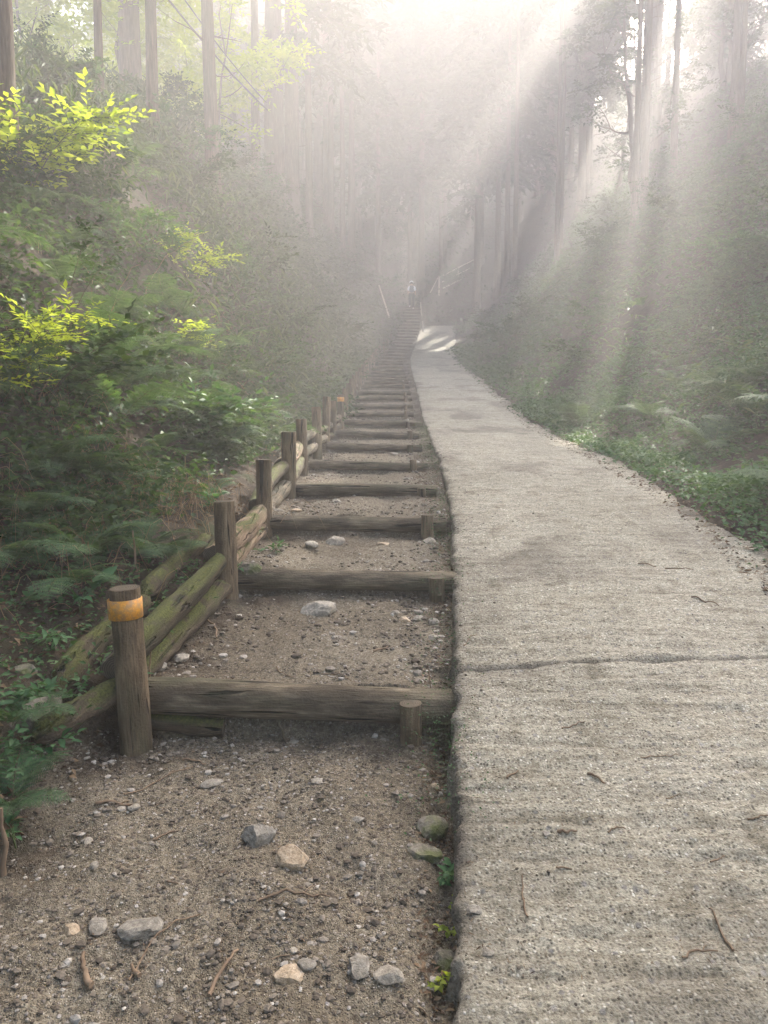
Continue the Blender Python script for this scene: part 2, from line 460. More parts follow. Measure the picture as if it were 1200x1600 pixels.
def wood(name, dark, mid, light, moss=0.0):
    b = N(name)
    oi = b.n("ShaderNodeObjectInfo")
    tc = b.n("ShaderNodeTexCoord"); ad = b.n("ShaderNodeVectorMath", operation='ADD')
    sc = b.n("ShaderNodeVectorMath", operation='SCALE'); sc.inputs[3].default_value = 7.0
    cmb = b.n("ShaderNodeCombineXYZ"); b.l(oi.outputs['Random'], cmb.inputs[0]); b.l(oi.outputs['Random'], cmb.inputs[2]); b.l(cmb.outputs[0], sc.inputs[0])
    b.l(tc.outputs['Object'], ad.inputs[0]); b.l(sc.outputs[0], ad.inputs[1])
    mp = b.n("ShaderNodeMapping"); mp.inputs['Scale'].default_value = (1, 1, 0.07); b.l(ad.outputs[0], mp.inputs[0])
    m2 = b.n("ShaderNodeMapping"); m2.inputs['Scale'].default_value = (1, 1, 0.35); b.l(ad.outputs[0], m2.inputs[0])
    g = b.noise(mp.outputs[0], 70, 6, 0.7, 0.8); p = b.noise(m2.outputs[0], 9, 4, 0.6); fine = b.noise(ad.outputs[0], 90, 3)
    crk = b.noise(mp.outputs[0], 34, 2, 0.4, 0.5)
    c = b.ramp(g, [(0.25, dark), (0.5, mid), (0.78, light)])
    c = b.mix(b.ramp(p, [(0.40, 0.75), (0.62, 0.0)]), c, tuple(x * 0.55 for x in dark))
    ck = b.ramp(crk, [(0.33, 1.0), (0.385, 0.0)])
    c = b.mix(ck, c, tuple(x * 0.25 for x in dark))
    # damp, dirty foot / green algae film
    c = b.mix(b.ramp(b.noise(m2.outputs[0], 4.0, 4), [(0.5, 0.0), (0.66, 0.5)]), c, (0.045, 0.052, 0.024))
    if moss:
        mk = b.math('MULTIPLY', b.ramp(b.nz(), [(0.1, 0.0), (0.65, 1.0)]), b.ramp(b.noise(ad.outputs[0], 9, 6, 0.7), [(0.49 - 0.10 * moss, 0.0), (0.58 - 0.10 * moss, 0.95)]))
        mc = b.ramp(fine, [(0.3, (0.03, 0.037, 0.011)), (0.7, (0.105, 0.112, 0.028))])
        c = b.mix(mk, c, mc)
    hgt = b.math('ADD', b.math('MULTIPLY', g, 0.6), b.math('ADD', b.math('MULTIPLY', ck, -1.2), b.math('MULTIPLY', fine, 0.35)))
    return b.done(b.pbsdf(c, 0.88, 0.2, b.bump(hgt, 1.0, 0.02)))
M['log'] = wood("weathered_log", (0.06, 0.046, 0.03), (0.15, 0.12, 0.08), (0.36, 0.30, 0.21), 0.0)
M['logm'] = wood("mossy_log", (0.03, 0.022, 0.015), (0.085, 0.062, 0.04), (0.21, 0.16, 0.105), 0.9)
M['post'] = wood("post_wood", (0.075, 0.052, 0.03), (0.165, 0.12, 0.072), (0.30, 0.23, 0.145), 0.2)
M['pale'] = wood("rotten_pale_wood", (0.13, 0.085, 0.05), (0.28, 0.2, 0.13), (0.45, 0.35, 0.25), 0.35)
def endgrain():
    b = N("end_grain"); tc = b.n("ShaderNodeTexCoord")
    wv = b.n("ShaderNodeTexWave", wave_type='RINGS'); wv.rings_direction = 'Z'; wv.inputs['Scale'].default_value = 32; wv.inputs['Distortion'].default_value = 2.5
    b.l(tc.outputs['Object'], wv.inputs[0]); nn = b.noise(tc.outputs['Object'], 30, 4)
    c = b.mix(nn, b.ramp(wv.outputs['Fac'], [(0.0, (0.05, 0.035, 0.025)), (1.0, (0.15, 0.115, 0.085))]), (0.05, 0.045, 0.03))
    return b.done(b.pbsdf(c, 0.9, 0.15, b.bump(nn, 0.8, 0.01)))
M['end'] = endgrain()

def ground_mat():
    b = N("forest_soil"); v = b.coord((1, 1, 1), 'Object'); tr = b.attr('v')
    big = b.noise(v, 1.3, 4); med = b.noise(v, 9, 5, 0.6); fine = b.noise(v, 60, 4, 0.65); vf = b.noise(v, 240, 3, 0.7)
    vd = b.vor(v, 150); vc = b.vor(v, 150, out='Color'); vd2 = b.vor(v, 55); vc2 = b.vor(v, 55, out='Color')
    sep = b.n("ShaderNodeSeparateColor"); b.l(vc, sep.inputs[0]); sep2 = b.n("ShaderNodeSeparateColor"); b.l(vc2, sep2.inputs[0])
    dirt = b.ramp(fine, [(0.3, (0.085, 0.071, 0.050)), (0.52, (0.197, 0.170, 0.124)), (0.72, (0.335, 0.298, 0.222))])
    grit = b.ramp(sep.outputs[0], [(0.0, (0.07, 0.055, 0.045)), (0.6, (0.19, 0.155, 0.11)), (0.9, (0.36, 0.32, 0.25)), (1.0, (0.6, 0.56, 0.48))])
    dirt = b.mix(b.ramp(vd, [(0.25, 0.75), (0.5, 0.0)]), dirt, grit)
    peb = b.ramp(sep2.outputs[1], [(0.0, (0.10, 0.085, 0.07)), (0.7, (0.25, 0.22, 0.19)), (1.0, (0.5, 0.47, 0.43))])
    pm = b.math('MULTIPLY', b.ramp(vd2, [(0.25, 1.0), (0.42, 0.0)]), b.ramp(sep2.outputs[0], [(0.68, 0.0), (0.72, 1.0)]))
    dirt = b.mix(pm, dirt, peb)
    dirt = b.mix(b.ramp(big, [(0.42, 0.55), (0.6, 0.0)]), dirt, b.mix(1.0, dirt, (0.66, 0.61, 0.57), 'MULTIPLY'))
    soil = b.ramp(med, [(0.3, (0.02, 0.015, 0.011)), (0.55, (0.05, 0.037, 0.026)), (0.75, (0.10, 0.075, 0.05))])
    soil = b.mix(b.ramp(b.noise(v, 2.5, 4), [(0.55, 0.0), (0.7, 0.6)]), soil, (0.035, 0.05, 0.02))
    col = b.mix(tr, soil, dirt)
    hh = b.math('ADD', b.math('MULTIPLY', fine, 0.8), b.math('ADD', b.math('MULTIPLY', vf, 0.35), b.math('MULTIPLY', b.ramp(vd, [(0.0, 1.0), (0.5, 0.0)]), 0.5)))
    hh = b.math('ADD', hh, b.math('MULTIPLY', pm, 0.6))
    return b.done(b.pbsdf(col, 0.95, 0.1, b.bump(hh, 1.0, 0.015)))
M['ground'] = ground_mat()

def concrete():
    b = N("weathered_concrete"); v = b.coord((1, 1, 1), 'Object')
    big = b.noise(v, 0.9, 4, 0.6); med = b.noise(v, 7, 5, 0.65); fine = b.noise(v, 70, 5, 0.75); vf = b.noise(v, 260, 3, 0.7)
    streak = b.noise(b.coord((0.35, 3.2, 1), 'Object'), 8, 5, 0.7, 0.4)
    vd = b.vor(v, 85); vc = b.vor(v, 85, out='Color'); sep = b.n("ShaderNodeSeparateColor"); b.l(vc, sep.inputs[0])
    vd3 = b.vor(v, 33); vc3 = b.vor(v, 33, out='Color'); sep3 = b.n("ShaderNodeSeparateColor"); b.l(vc3, sep3.inputs[0])
    c = b.ramp(fine, [(0.3, (0.13, 0.115, 0.083)), (0.5, (0.35, 0.322, 0.25)), (0.7, (0.55, 0.515, 0.41))])
    agg = b.ramp(sep.outputs[0], [(0.0, (0.09, 0.08, 0.065)), (0.35, (0.24, 0.215, 0.165)), (0.8, (0.40, 0.37, 0.30)), (1.0, (0.72, 0.69, 0.6))])
    c = b.mix(b.ramp(vd, [(0.25, 0.95), (0.5, 0.0)]), c, agg)
    pm = b.math('MULTIPLY', b.ramp(vd3, [(0.2, 0.8), (0.36, 0.0)]), b.ramp(sep3.outputs[0], [(0.75, 0.0), (0.8, 1.0)]))
    c = b.mix(pm, c, b.ramp(sep3.outputs[1], [(0.0, (0.12, 0.115, 0.115)), (0.7, (0.25, 0.24, 0.23)), (1.0, (0.45, 0.42, 0.38))]))
    c = b.mix(b.ramp(streak, [(0.38, 0.55), (0.55, 0.0)]), c, b.mix(1.0, c, (0.52, 0.49, 0.45), 'MULTIPLY'))
    c = b.mix(b.ramp(big, [(0.42, 0.5), (0.62, 0.0)]), c, b.mix(1.0, c, (0.72, 0.72, 0.69), 'MULTIPLY'))
    c = b.mix(b.ramp(med, [(0.34, 0.6), (0.46, 0.0)]), c, b.mix(1.0, c, (0.5, 0.47, 0.42), 'MULTIPLY'))
    c = b.mix(b.math('MULTIPLY', b.attr('v'), 0.85), c, b.ramp(med, [(0.3, (0.045, 0.037, 0.028)), (0.7, (0.12, 0.10, 0.078))]))
    hh = b.math('ADD', b.math('MULTIPLY', fine, 0.9), b.math('ADD', b.math('MULTIPLY', vf, 0.4), b.math('MULTIPLY', streak, 1.2)))
    hh = b.math('ADD', hh, b.math('MULTIPLY', b.ramp(vd, [(0.0, 1.0), (0.5, 0.0)]), 0.5))
    return b.done(b.pbsdf(c, 0.92, 0.2, b.bump(hh, 1.0, 0.013)))
M['concrete'] = concrete()

def rock(name, c0, c1, c2, moss=0.0):
    b = N(name); v = b.coord((1, 1, 1)); f = b.noise(v, 60, 5, 0.7); g = b.noise(v, 14, 4); sp = b.vor(v, 210)
    c = b.ramp(f, [(0.3, c0), (0.5, c1), (0.72, c2)])
    c = b.mix(b.ramp(sp, [(0.2, 0.35), (0.35, 0.0)]), c, (0.06, 0.055, 0.05))
    c = b.mix(b.math('MULTIPLY', b.objrand(), 0.5), c, b.mix(1.0, c, (0.6, 0.58, 0.55), 'MULTIPLY'))
    if moss: c = b.mix(b.ramp(g, [(0.42, 0.0), (0.6, moss)]), c, (0.07, 0.085, 0.02))
    else: c = b.mix(b.ramp(g, [(0.5, 0.0), (0.7, 0.5)]), c, b.mix(1.0, c, (0.55, 0.5, 0.42), 'MULTIPLY'))
    return b.done(b.pbsdf(c, 0.9, 0.2, b.bump(f, 1.0, 0.006)))
M['rock'] = rock("pale_granite", (0.17, 0.15, 0.12), (0.29, 0.26, 0.21), (0.47, 0.43, 0.36))
M['rockg'] = rock("grey_rock", (0.12, 0.107, 0.087), (0.225, 0.205, 0.17), (0.38, 0.355, 0.30))
M['rockm'] = rock("mossy_rock", (0.08, 0.07, 0.05), (0.17, 0.15, 0.12), (0.28, 0.26, 0.2), 0.8)
M['rockb'] = rock("ochre_stone", (0.2, 0.15, 0.09), (0.36, 0.28, 0.19), (0.55, 0.47, 0.36))
def gravel_mat():
    b = N("gravel_stones"); c = b.ramp(b.attr(), [(0.0, (0.08, 0.064, 0.047)), (0.45, (0.16, 0.135, 0.105)), (0.8, (0.23, 0.205, 0.17)), (1.0, (0.37, 0.345, 0.30))])
    f = b.noise(b.coord(), 120, 3, 0.6); c = b.mix(0.5, c, b.mix(1.0, c, b.ramp(f, [(0.3, 0.5), (0.7, 1.3)]), 'MULTIPLY'))
    return b.done(b.pbsdf(c, 0.9, 0.2, b.bump(f, 0.6, 0.003)))
M['gravel'] = gravel_mat()

def plain(name, c0, c1, rough=0.7, spec=0.3, scale=20, bumpd=0.002):
    b = N(name); f = b.noise(b.coord(), scale, 4, 0.6)
    return b.done(b.pbsdf(b.ramp(f, [(0.3, c0), (0.7, c1)]), rough, spec, b.bump(f, 0.5, bumpd)))
def reflect_mat():
    b = N("orange_reflective_tape"); v = b.coord((1, 1, 1)); ck = b.n("ShaderNodeTexVoronoi"); ck.inputs['Scale'].default_value = 160; b.l(v, ck.inputs['Vector'])
    dirt = b.noise(v, 38, 5, 0.7)
    c = b.ramp(ck.outputs['Distance'], [(0.1, (0.66, 0.32, 0.03)), (0.6, (0.52, 0.22, 0.018))])
    c = b.mix(b.ramp(dirt, [(0.44, 0.0), (0.6, 0.75)]), c, (0.24, 0.15, 0.08))
    return b.done(b.pbsdf(c, 0.5, 0.4, b.bump(dirt, 0.4, 0.002)))
M['tape'] = reflect_mat()
M['skin'] = plain("skin", (0.42, 0.27, 0.19), (0.5, 0.33, 0.24), 0.6)
M['white_cloth'] = plain("white_cloth", (0.72, 0.74, 0.78), (0.82, 0.83, 0.85), 0.9, 0.1)
M['grey_cloth'] = plain("grey_cloth", (0.10, 0.11, 0.13), (0.17, 0.18, 0.2), 0.9, 0.1)
M['dark_cloth'] = plain("dark_green_cloth", (0.05, 0.06, 0.055), (0.09, 0.1, 0.09), 0.9, 0.1)
M['pale_shoe'] = plain("pale_shoe", (0.45, 0.45, 0.44), (0.6, 0.6, 0.58), 0.8, 0.2)
M['hair'] = plain("dark_hair", (0.02, 0.015, 0.012), (0.05, 0.04, 0.03), 0.6, 0.3)
M['cable'] = plain("black_cable", (0.03, 0.03, 0.03), (0.06, 0.06, 0.055), 0.6, 0.3)
M['rail'] = plain("sun_bleached_rail", (0.28, 0.25, 0.2), (0.45, 0.42, 0.35), 0.8, 0.2)

random.seed(5); np.random.seed(5)
RS = np.random.RandomState(21)

def sun_ok(c, targets, radii, grow=0.35, smin=1.5):
    """False for leaf clusters that stand between the sun and one of the bright gaps in the canopy"""
    keep = np.ones(len(c), bool)
    for T, r in zip(targets, radii):
        r = r + grow; v = c - T; s = v @ SUNV; d = np.linalg.norm(v - s[:, None] * SUNV, axis=1)
        keep &= ~((s > smin) & (d < r))
    return keep
TG = []; TR = []
for (px, py, D, r) in ((50, 250, None, 1.8), (290, 400, None, 1.0), (290, 500, None, .9), (40, 560, None, .9), (100, 590, None, .8), (180, 575, None, .6), (290, 560, None, .5), (200, 780, None, .5), (150, 800, None, .3), (378, 800, 5.1, .35), (310, 775, None, .4), (478, 650, 8.6, .45), (690, 547, 38.5, 1.3), (660, 542, 39, .8), (640, 530, 40.5, 0.6), (745, 520, None, 1.5), (770, 470, None, 1.5), (592, 300, None, 1.2), (600, 450, 40, .8), (700, 440, 48, .8)):
    if D is None:
        p, d = hit(px, py)
        if p is None: continue
        p = p + [0, 0, 0.5 if py < 600 else 0.1]
    else: p = P(px, py, D)
    TG.append(p); TR.append(r)
# open columns in the right-hand canopy where shafts of sun come down
for (px, py, D, r) in ((905, 640, 11.0, .55), (940, 600, 13.0, .28), (1010, 730, 8.5, .40), (1075, 560, 10.5, .5), (985, 520, 16.0, .5), (1150, 640, 8.0, .3), (860, 560, 19.0, .8)):
    TG.append(P(px, py, D)); TR.append(r)

for (px, py, D, r) in ((150, 60, 34, 1.6), (250, 70, 38, 1.8), (290, 40, 30, 1.5), (370, 30, 40, 1.8), (385, 90, 36, 1.4), (120, 100, 28, 1.3), (200, 120, 30, 1.2), (60, 60, 30, 1.2)):
    TG.append(P(px, py, D)); TR.append(r)
def clear_trunk(base, height, gap=0.45):
    """shift a tree sideways until its trunk stands in none of the sun gaps"""
    b = np.array(base, float)
    for _ in range(12):
        pts_ = b + np.linspace(0, 1, 60)[:, None] * [0, 0, height]
        if sun_ok(pts_, TG, [gap] * len(TG), 0.0).all(): return b
        b[0] += 0.5; b[2] = float(H(b[0], b[1]))
    return b

# ------------------------------------------------------------------ ground sheet
def grid(mb, X, Y, Z, val=None, flip=False):
    r, c = X.shape
    V = np.stack([X, Y, Z], -1).reshape(-1, 3)
    i = np.arange(r - 1)[:, None] * c; j = np.arange(c - 1)[None]
    F = np.stack([i + j, i + j + 1, i + c + j + 1, i + c + j], -1).reshape(-1, 4)
    mb.add(V, F[:, ::-1] if flip else F, 0, None if val is None else np.asarray(val).ravel())

yr = [-14, -9, -6, -4, -2.5, -1.5, -0.5, 0.3, 0.8]; y = 1.2
while y < 60:
    yr.append(y); y += max(0.012, 0.0042 * y)
# extra rows hugging each log so the risers stay steep
yr = np.array(sorted(yr + [v for s in STEP_Y for v in (s - 0.006, s + 0.006)] + list(np.arange(60, 98, 1.0))))
lf = np.concatenate([-np.geomspace(70, 2.2, 90), np.arange(-2.15, -1.75, 0.03), np.arange(-1.75, 0.32, 0.0125)])
rt = np.concatenate([np.arange(0.36, 2.3, 0.12), np.arange(2.32, 3.2, 0.04), np.geomspace(3.25, 70, 90)])
sc_ = np.concatenate([lf, rt])
YY = np.repeat(yr[:, None], len(sc_), 1); XX = xr(YY) + sc_[None]
ZZ = H(XX, YY, True)
Lx = xl(YY) - 0.16; Ax = rxl(YY)
trail = np.clip((XX - Lx) / 0.12, 0, 1) * np.clip((Ax + 0.3 - XX) / 0.1, 0, 1)
near = YY < STEP_Y[0]
trail = np.where(near, np.clip((XX - (Lx - 0.35)) / 0.25 + fbm(XX, YY, 0.3, 3) * 1.2, 0, 1) * (XX < Ax + 0.3), trail)
trail = np.clip(trail + fbm(XX, YY, 0.25, 3) * 0.5 * (trail > 0.02) * (trail < 0.98), 0, 1)
# darker humus in the gap between trail and road
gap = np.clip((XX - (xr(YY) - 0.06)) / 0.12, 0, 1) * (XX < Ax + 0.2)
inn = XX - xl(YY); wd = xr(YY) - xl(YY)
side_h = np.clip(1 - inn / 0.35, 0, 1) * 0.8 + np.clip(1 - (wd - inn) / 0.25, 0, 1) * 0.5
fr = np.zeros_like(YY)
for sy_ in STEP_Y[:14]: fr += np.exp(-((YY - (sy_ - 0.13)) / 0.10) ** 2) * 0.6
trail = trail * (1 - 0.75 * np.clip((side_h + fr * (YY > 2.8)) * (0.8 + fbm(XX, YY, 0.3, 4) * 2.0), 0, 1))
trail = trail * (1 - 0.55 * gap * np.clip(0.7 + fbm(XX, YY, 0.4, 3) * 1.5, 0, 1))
ZZ = ZZ + (trail > 0.1) * (fbm(XX, YY, 0.16, 4) * 0.034 + fbm(XX, YY, 0.035, 2) * 0.010)
ZZ = ZZ + (1 - trail) * fbm(XX, YY, 0.12, 3) * 0.03 * (XX < Ax)
# hollow beside the concrete edge in the foreground
ZZ = ZZ - 0.05 * np.exp(-((XX - (Ax - 0.03)) / 0.07) ** 2) * (YY < 3.5)
# keep soil clearly below the concrete slab
ins = (XX > Ax - 0.005) & (XX < rxr(YY) - 0.12) & (YY < 46.4)
ZZ = np.where(ins, np.minimum(ZZ, zr(YY) - 0.12), ZZ)
mb = MB(); grid(mb, XX, YY, ZZ, trail)
gnd = mb.build("ground", M['ground']); tag(gnd, "brown forest soil with gritty trodden dirt between the log steps", kind='structure')

def gz(x, y):
    """height of the walking surface (soil or concrete) as built"""
    x = np.asarray(x, float); y = np.asarray(y, float)
    a = rxl(y); z = H(x, y, True)
    z = z - 0.05 * np.exp(-((x - (a - 0.03)) / 0.07) ** 2) * (y < 3.5)
    tr = (x > xl(y) - 0.1) & (x < a)
    z = z + np.where(tr, fbm(x, y, 0.16, 4) * 0.034, 0)
    return np.where((x > a + 0.02) & (x < rxr(y) - 0.02) & (y < 46.4), road_z(x, y), z)

def rib_f(x, y):
    wy = y + fbm(x * 0.45, y, 0.5, 3) * 0.055 + 0.03 * (x - 0.5)
    a = (np.abs(((wy / 0.135) % 1.0) - 0.5) * 2) ** 0.6; b = (np.abs(((wy / 0.041) % 1.0) - 0.5) * 2)
    return (a + 0.3 * b) * (0.35 + 1.1 * np.clip(fbm(x * 0.6 + 9, y, 0.7, 3) + 0.5, 0, 1))

def road_z(x, y):
    wy = y + fbm(x * 0.5, y, 0.5, 3) * 0.08 + 0.035 * (x - 0.5)
    rib = rib_f(x, y) * 0.009
    z = zr(y) + rib + fbm(x, y, 0.22, 4) * 0.013 + fbm(x * 0.6, y, 0.045, 4, 0.65) * 0.013 + fbm(x, y + 40, 2.5, 2) * 0.03
    a = rxl(y)
    yc = P(600, 1045, 3.42)[1] + 0.085 * (x - a) + 0.008 * np.sin(x * 7) + fbm(x, y * 0, 0.3, 4) * 0.022
    z = z - 0.024 * np.exp(-((y - yc) / 0.011) ** 2) * (0.55 + 0.45 * np.clip(fbm(x, x * 0, 0.2, 2) + 0.6, 0, 1))
    return z

yr2 = [-3, -2, -1, 0, 0.6, 1.0]; y = 1.2
while y < 46.5:
    yr2.append(y); y += max(0.010, 0.0038 * y)
yr2 = np.array(yr2)
s2 = np.linspace(0, 1, 210); 
Y2 = np.repeat(yr2[:, None], len(s2), 1)
a2 = rxl(Y2); b2 = rxr(Y2)
jl = fbm(Y2 * 0 + 3.3, Y2, 0.6, 3, 0.5) * 0.022 + fbm(Y2 * 0 + 8, Y2, 0.09, 4, 0.7) * 0.028; jr = fbm(Y2 * 0 + 7.3, Y2, 0.6, 4, 0.6) * 0.14
X2 = (a2 + jl) * (1 - s2) + (b2 + jr) * s2
Z2 = road_z(X2, Y2)
dl = (X2 - (a2 + jl)); 
rnd = np.clip(1 - dl / 0.022, 0, 1) ** 2 * 0.016 + np.clip(fbm(X2 * 0 + 4, Y2, 0.16, 3) * 2 - 0.3, 0, 1) * np.clip(1 - dl / 0.07, 0, 1) * 0.05; Z2 = Z2 - rnd
# rough vertical edge on the left, thin buried edge on the right
yc2 = P(600, 1045, 3.42)[1] + 0.085 * (X2 - a2) + 0.008 * np.sin(X2 * 7) + fbm(X2, Y2 * 0, 0.3, 4) * 0.022
crack = 1.2 * np.exp(-((Y2 - yc2) / 0.013) ** 2)
edge_d = np.clip(1 - dl / 0.05 + fbm(X2, Y2, 0.08, 3) * 0.8, 0, 1) * 0.6 + np.clip(1 - ((b2 + jr) - X2) / 0.12 + fbm(X2, Y2, 0.2, 3), 0, 1) * 0.7
groove_shade = np.clip(0.55 - rib_f(X2, Y2) + fbm(X2, Y2, 0.15, 3) * 0.5, 0, 1) * 0.38  # rib grooves darkened with dirt colour to make up for weak shading
stain = np.clip(fbm(X2, Y2 * 0.7, 0.8, 4) * 2.2 - 0.35, 0, 0.5) + np.clip(0.9 - dl / 0.35 + fbm(X2, Y2, 0.3, 3) * 1.2, 0, 1) * 0.3
dirt_shade = np.clip(crack * 0.9 + edge_d + groove_shade + stain, 0, 1)
nx = 4
Xe = X2[:, :1] + np.array([[0.0, -0.004, 0.004, 0.0]])[:, :nx] + fbm(Y2[:, :nx], np.arange(nx)[None] * 3.3 + Y2[:, :nx] * 0, 0.04, 4, 0.7) * np.array([[0.035, 0.035, 0.03, 0.0]])
Ze = Z2[:, :1] - np.array([[0.26, 0.18, 0.09, 0.03]])
Xf = np.concatenate([Xe, X2, X2[:, -1:] + 0.03], 1); Yf = np.repeat(yr2[:, None], Xf.shape[1], 1)
Zf = np.concatenate([Ze, Z2, Z2[:, -1:] - 0.15], 1)
vf_ = np.concatenate([np.full((len(yr2), nx), 0.55), dirt_shade, np.ones((len(yr2), 1))], 1)
mb = MB(); grid(mb, Xf, Yf, Zf, vf_)
road = mb.build("road", M['concrete']); tag(road, "pale ribbed concrete track climbing beside the log steps", kind='structure')

# ------------------------------------------------------------------ step logs
ORD = ["first", "second", "third", "fourth", "fifth", "sixth", "seventh", "eighth", "ninth", "tenth", "eleventh", "twelfth", "thirteenth", "fourteenth", "fifteenth", "sixteenth", "seventeenth", "eighteenth", "nineteenth"]
TENS = {20: "twent", 30: "thirt", 40: "fort"}
def ordinal(n):
    if n < 20: return ORD[n - 1]
    t = n // 10 * 10
    return TENS[t] + ("ieth" if n == t else "y-" + ORD[n - t - 1])

def aligned(a, b):
    """matrix taking local +Z along a->b with origin at a"""
    d = Vector(b) - Vector(a)
    return Matrix.Translation(Vector(a)) @ d.to_track_quat('Z', 'Y').to_matrix().to_4x4()

def log_mesh(name, length, r0, r1, mat, parent, seed, sides=14, seg=14, lump=0.06, bend=0.01, rough=0.03, taper=False):
    rs = np.random.RandomState(seed)
    t = np.linspace(0, 1, seg)
    p = np.stack([bend * np.sin(t * 3.1 + rs.rand() * 3), bend * np.sin(t * 2.3 + rs.rand() * 3), t * length], -1)
    rr_ = r0 + (r1 - r0) * t
    if taper: rr_ = rr_ * np.clip(0.25 + t / 0.16, 0, 1) * np.clip(0.3 + (1 - t) / 0.1, 0, 1)
    mb = MB(); tube(mb, p, rr_, sides, rough, seed, True, 0, 0 if taper else 1, lump=lump)
    return mb.build(name, [mat, M['end']], parent)

NST = len(STEP_Y)
desc = {0: "thickest step log at the foot of the stairs, round stake at its right",
        1: "second step log from the bottom, dirt banked behind, large pale rock in front",
        2: "third step log from the bottom with a short dark stake at its right end",
        3: "fourth step log from the bottom, partly buried at its right end",
        4: "fifth step log from the bottom, wide and level with stones in front"}
for i in range(NST):
    Yi = STEP_Y[i]; zt = STEP_Z[i]
    rad = [0.08, 0.069, 0.064, 0.061, 0.058][i] if i < 5 else (0.055 if i < 13 else 0.052)
    xa = float(xl(Yi)) - 0.02; xb = float(xr(Yi)) + [0.03, 0.03, 0.02][i % 3]
    rs = np.random.RandomState(100 + i)
    tilt = (rs.rand() - 0.5) * 0.03; skew = (rs.rand() - 0.5) * 0.05
    if i == 0: tilt, skew = -0.012, 0.0
    A = np.array([xa, Yi + skew, zt - rad - tilt]); B = np.array([xb, Yi - skew, zt - rad + tilt])
    root = empty("step_log", (0.5 * (A + B)) - [0, 0, rad], desc.get(i, "the %s round timber step counted up from the foot of the stairs" % ordinal(i + 1)), "log step", "timber steps of the trail")
    o = log_mesh("log", float(np.linalg.norm(B - A)), rad, rad * 0.93, M['log'], root, i + 3, sides=16 if i < 8 else 9, seg=16 if i < 8 else 5, lump=0.05, bend=0.012, rough=0.025 if i < 8 else 0.04)
    o.matrix_parent_inverse = Matrix.Identity(4)
    m = aligned(A, B); o.matrix_basis = Matrix.Translation(-Vector(root.location)) @ m
    if i == 0:
        pk_ = log_mesh("packing_timber", 0.34, 0.05, 0.045, M['logm'], root, 77, sides=12, seg=8, lump=0.08, bend=0.01, rough=0.06)
        pk_.matrix_basis = Matrix.Translation(-Vector(root.location)) @ aligned(A + [0.03, 0.02, -0.115], A + [0.36, 0.0, -0.125])
    if i < 13:
        sx = xb - (0.2 if i == 0 else 0.13 + 0.05 * rs.rand()); r_ = 0.046 if i < 3 else 0.04
        zb = float(zdirt(Yi - 0.12)) - 0.12; top = zt - (0.05 if i == 0 else (-0.012 if i % 2 == 0 else 0.03))
        sy = Yi - rad - r_ * 0.8
        s_ = log_mesh("stake", top - zb, r_, r_ * 1.02, M['post'], root, 300 + i, sides=12, seg=5, bend=0.003)
        s_.location = Vector((sx, sy, zb)) - Vector(root.location)

# ------------------------------------------------------------------ log edging fence on the left
fence_base = np.array([-1.1, 3.1, float(gz(-1.1, 3.1))])
fence = empty("log_fence", fence_base, "low mossy log edging held by short round posts left of the steps", "fence")
PX = [(195, 918, 1135, 3.17), (351, 783, 932, 4.52), (412, 718, 835, 5.75), (451, 675, 765, 7.0), (471, 655, 722, 8.25), (494, 636, 700, 9.6), (511, 620, 688, 11.0)]
posts = []
for (px, t, b_, D) in PX:
    q = P(px, t, D); g = P(px + 4, b_, D); posts.append((q[0], q[1], q[2], g[2]))
yy = posts[-1][1] + 1.35
while yy < 41:
    x = float(xl(yy)) - 0.07; z = float(zs(yy)); posts.append((x, yy, z + 0.50, z - 0.1)); yy += 1.4
def sub(o, a, b=None):
    o.matrix_basis = Matrix.Translation(-Vector(o.parent.location)) @ (aligned(a, b) if b is not None else Matrix.Translation(Vector(a)))
for i, (x, y, zt, zb) in enumerate(posts):
    rr = [0.066, 0.064, 0.062, 0.072, 0.062, 0.062, 0.06][i] if i < 7 else 0.062
    rs = np.random.RandomState(700 + i)
    a = (x + 0.01 * rs.randn() + (0.03 if i == 0 else 0), y, zb - 0.15); b = (x, y + 0.01 * rs.randn(), zt)
    o = log_mesh("post", zt - zb + 0.15, rr * 1.04, rr * 0.98, M['post'], fence, 500 + i, sides=20 if i < 3 else 12, seg=14 if i < 4 else 5, lump=0.02, bend=0.004, rough=0.014)
    sub(o, a, b)
    if i in (0, 8):
        hb = zt - zb + 0.15; mb = MB()
        lo, hi = hb - 0.128, hb - 0.043
        zz = np.array([lo, lo + 0.001, hi - 0.001, hi]); rrr = rr * 1.0 + np.array([0.0015, 0.0055, 0.0055, 0.0015])
        tube(mb, np.stack([0 * zz, 0 * zz, zz], -1), rrr, 28, 0.006, 3, False)
        bd = mb.build("reflective_band", M['tape'], o)
        bd['label'] = "orange reflective band wrapped round the post top"
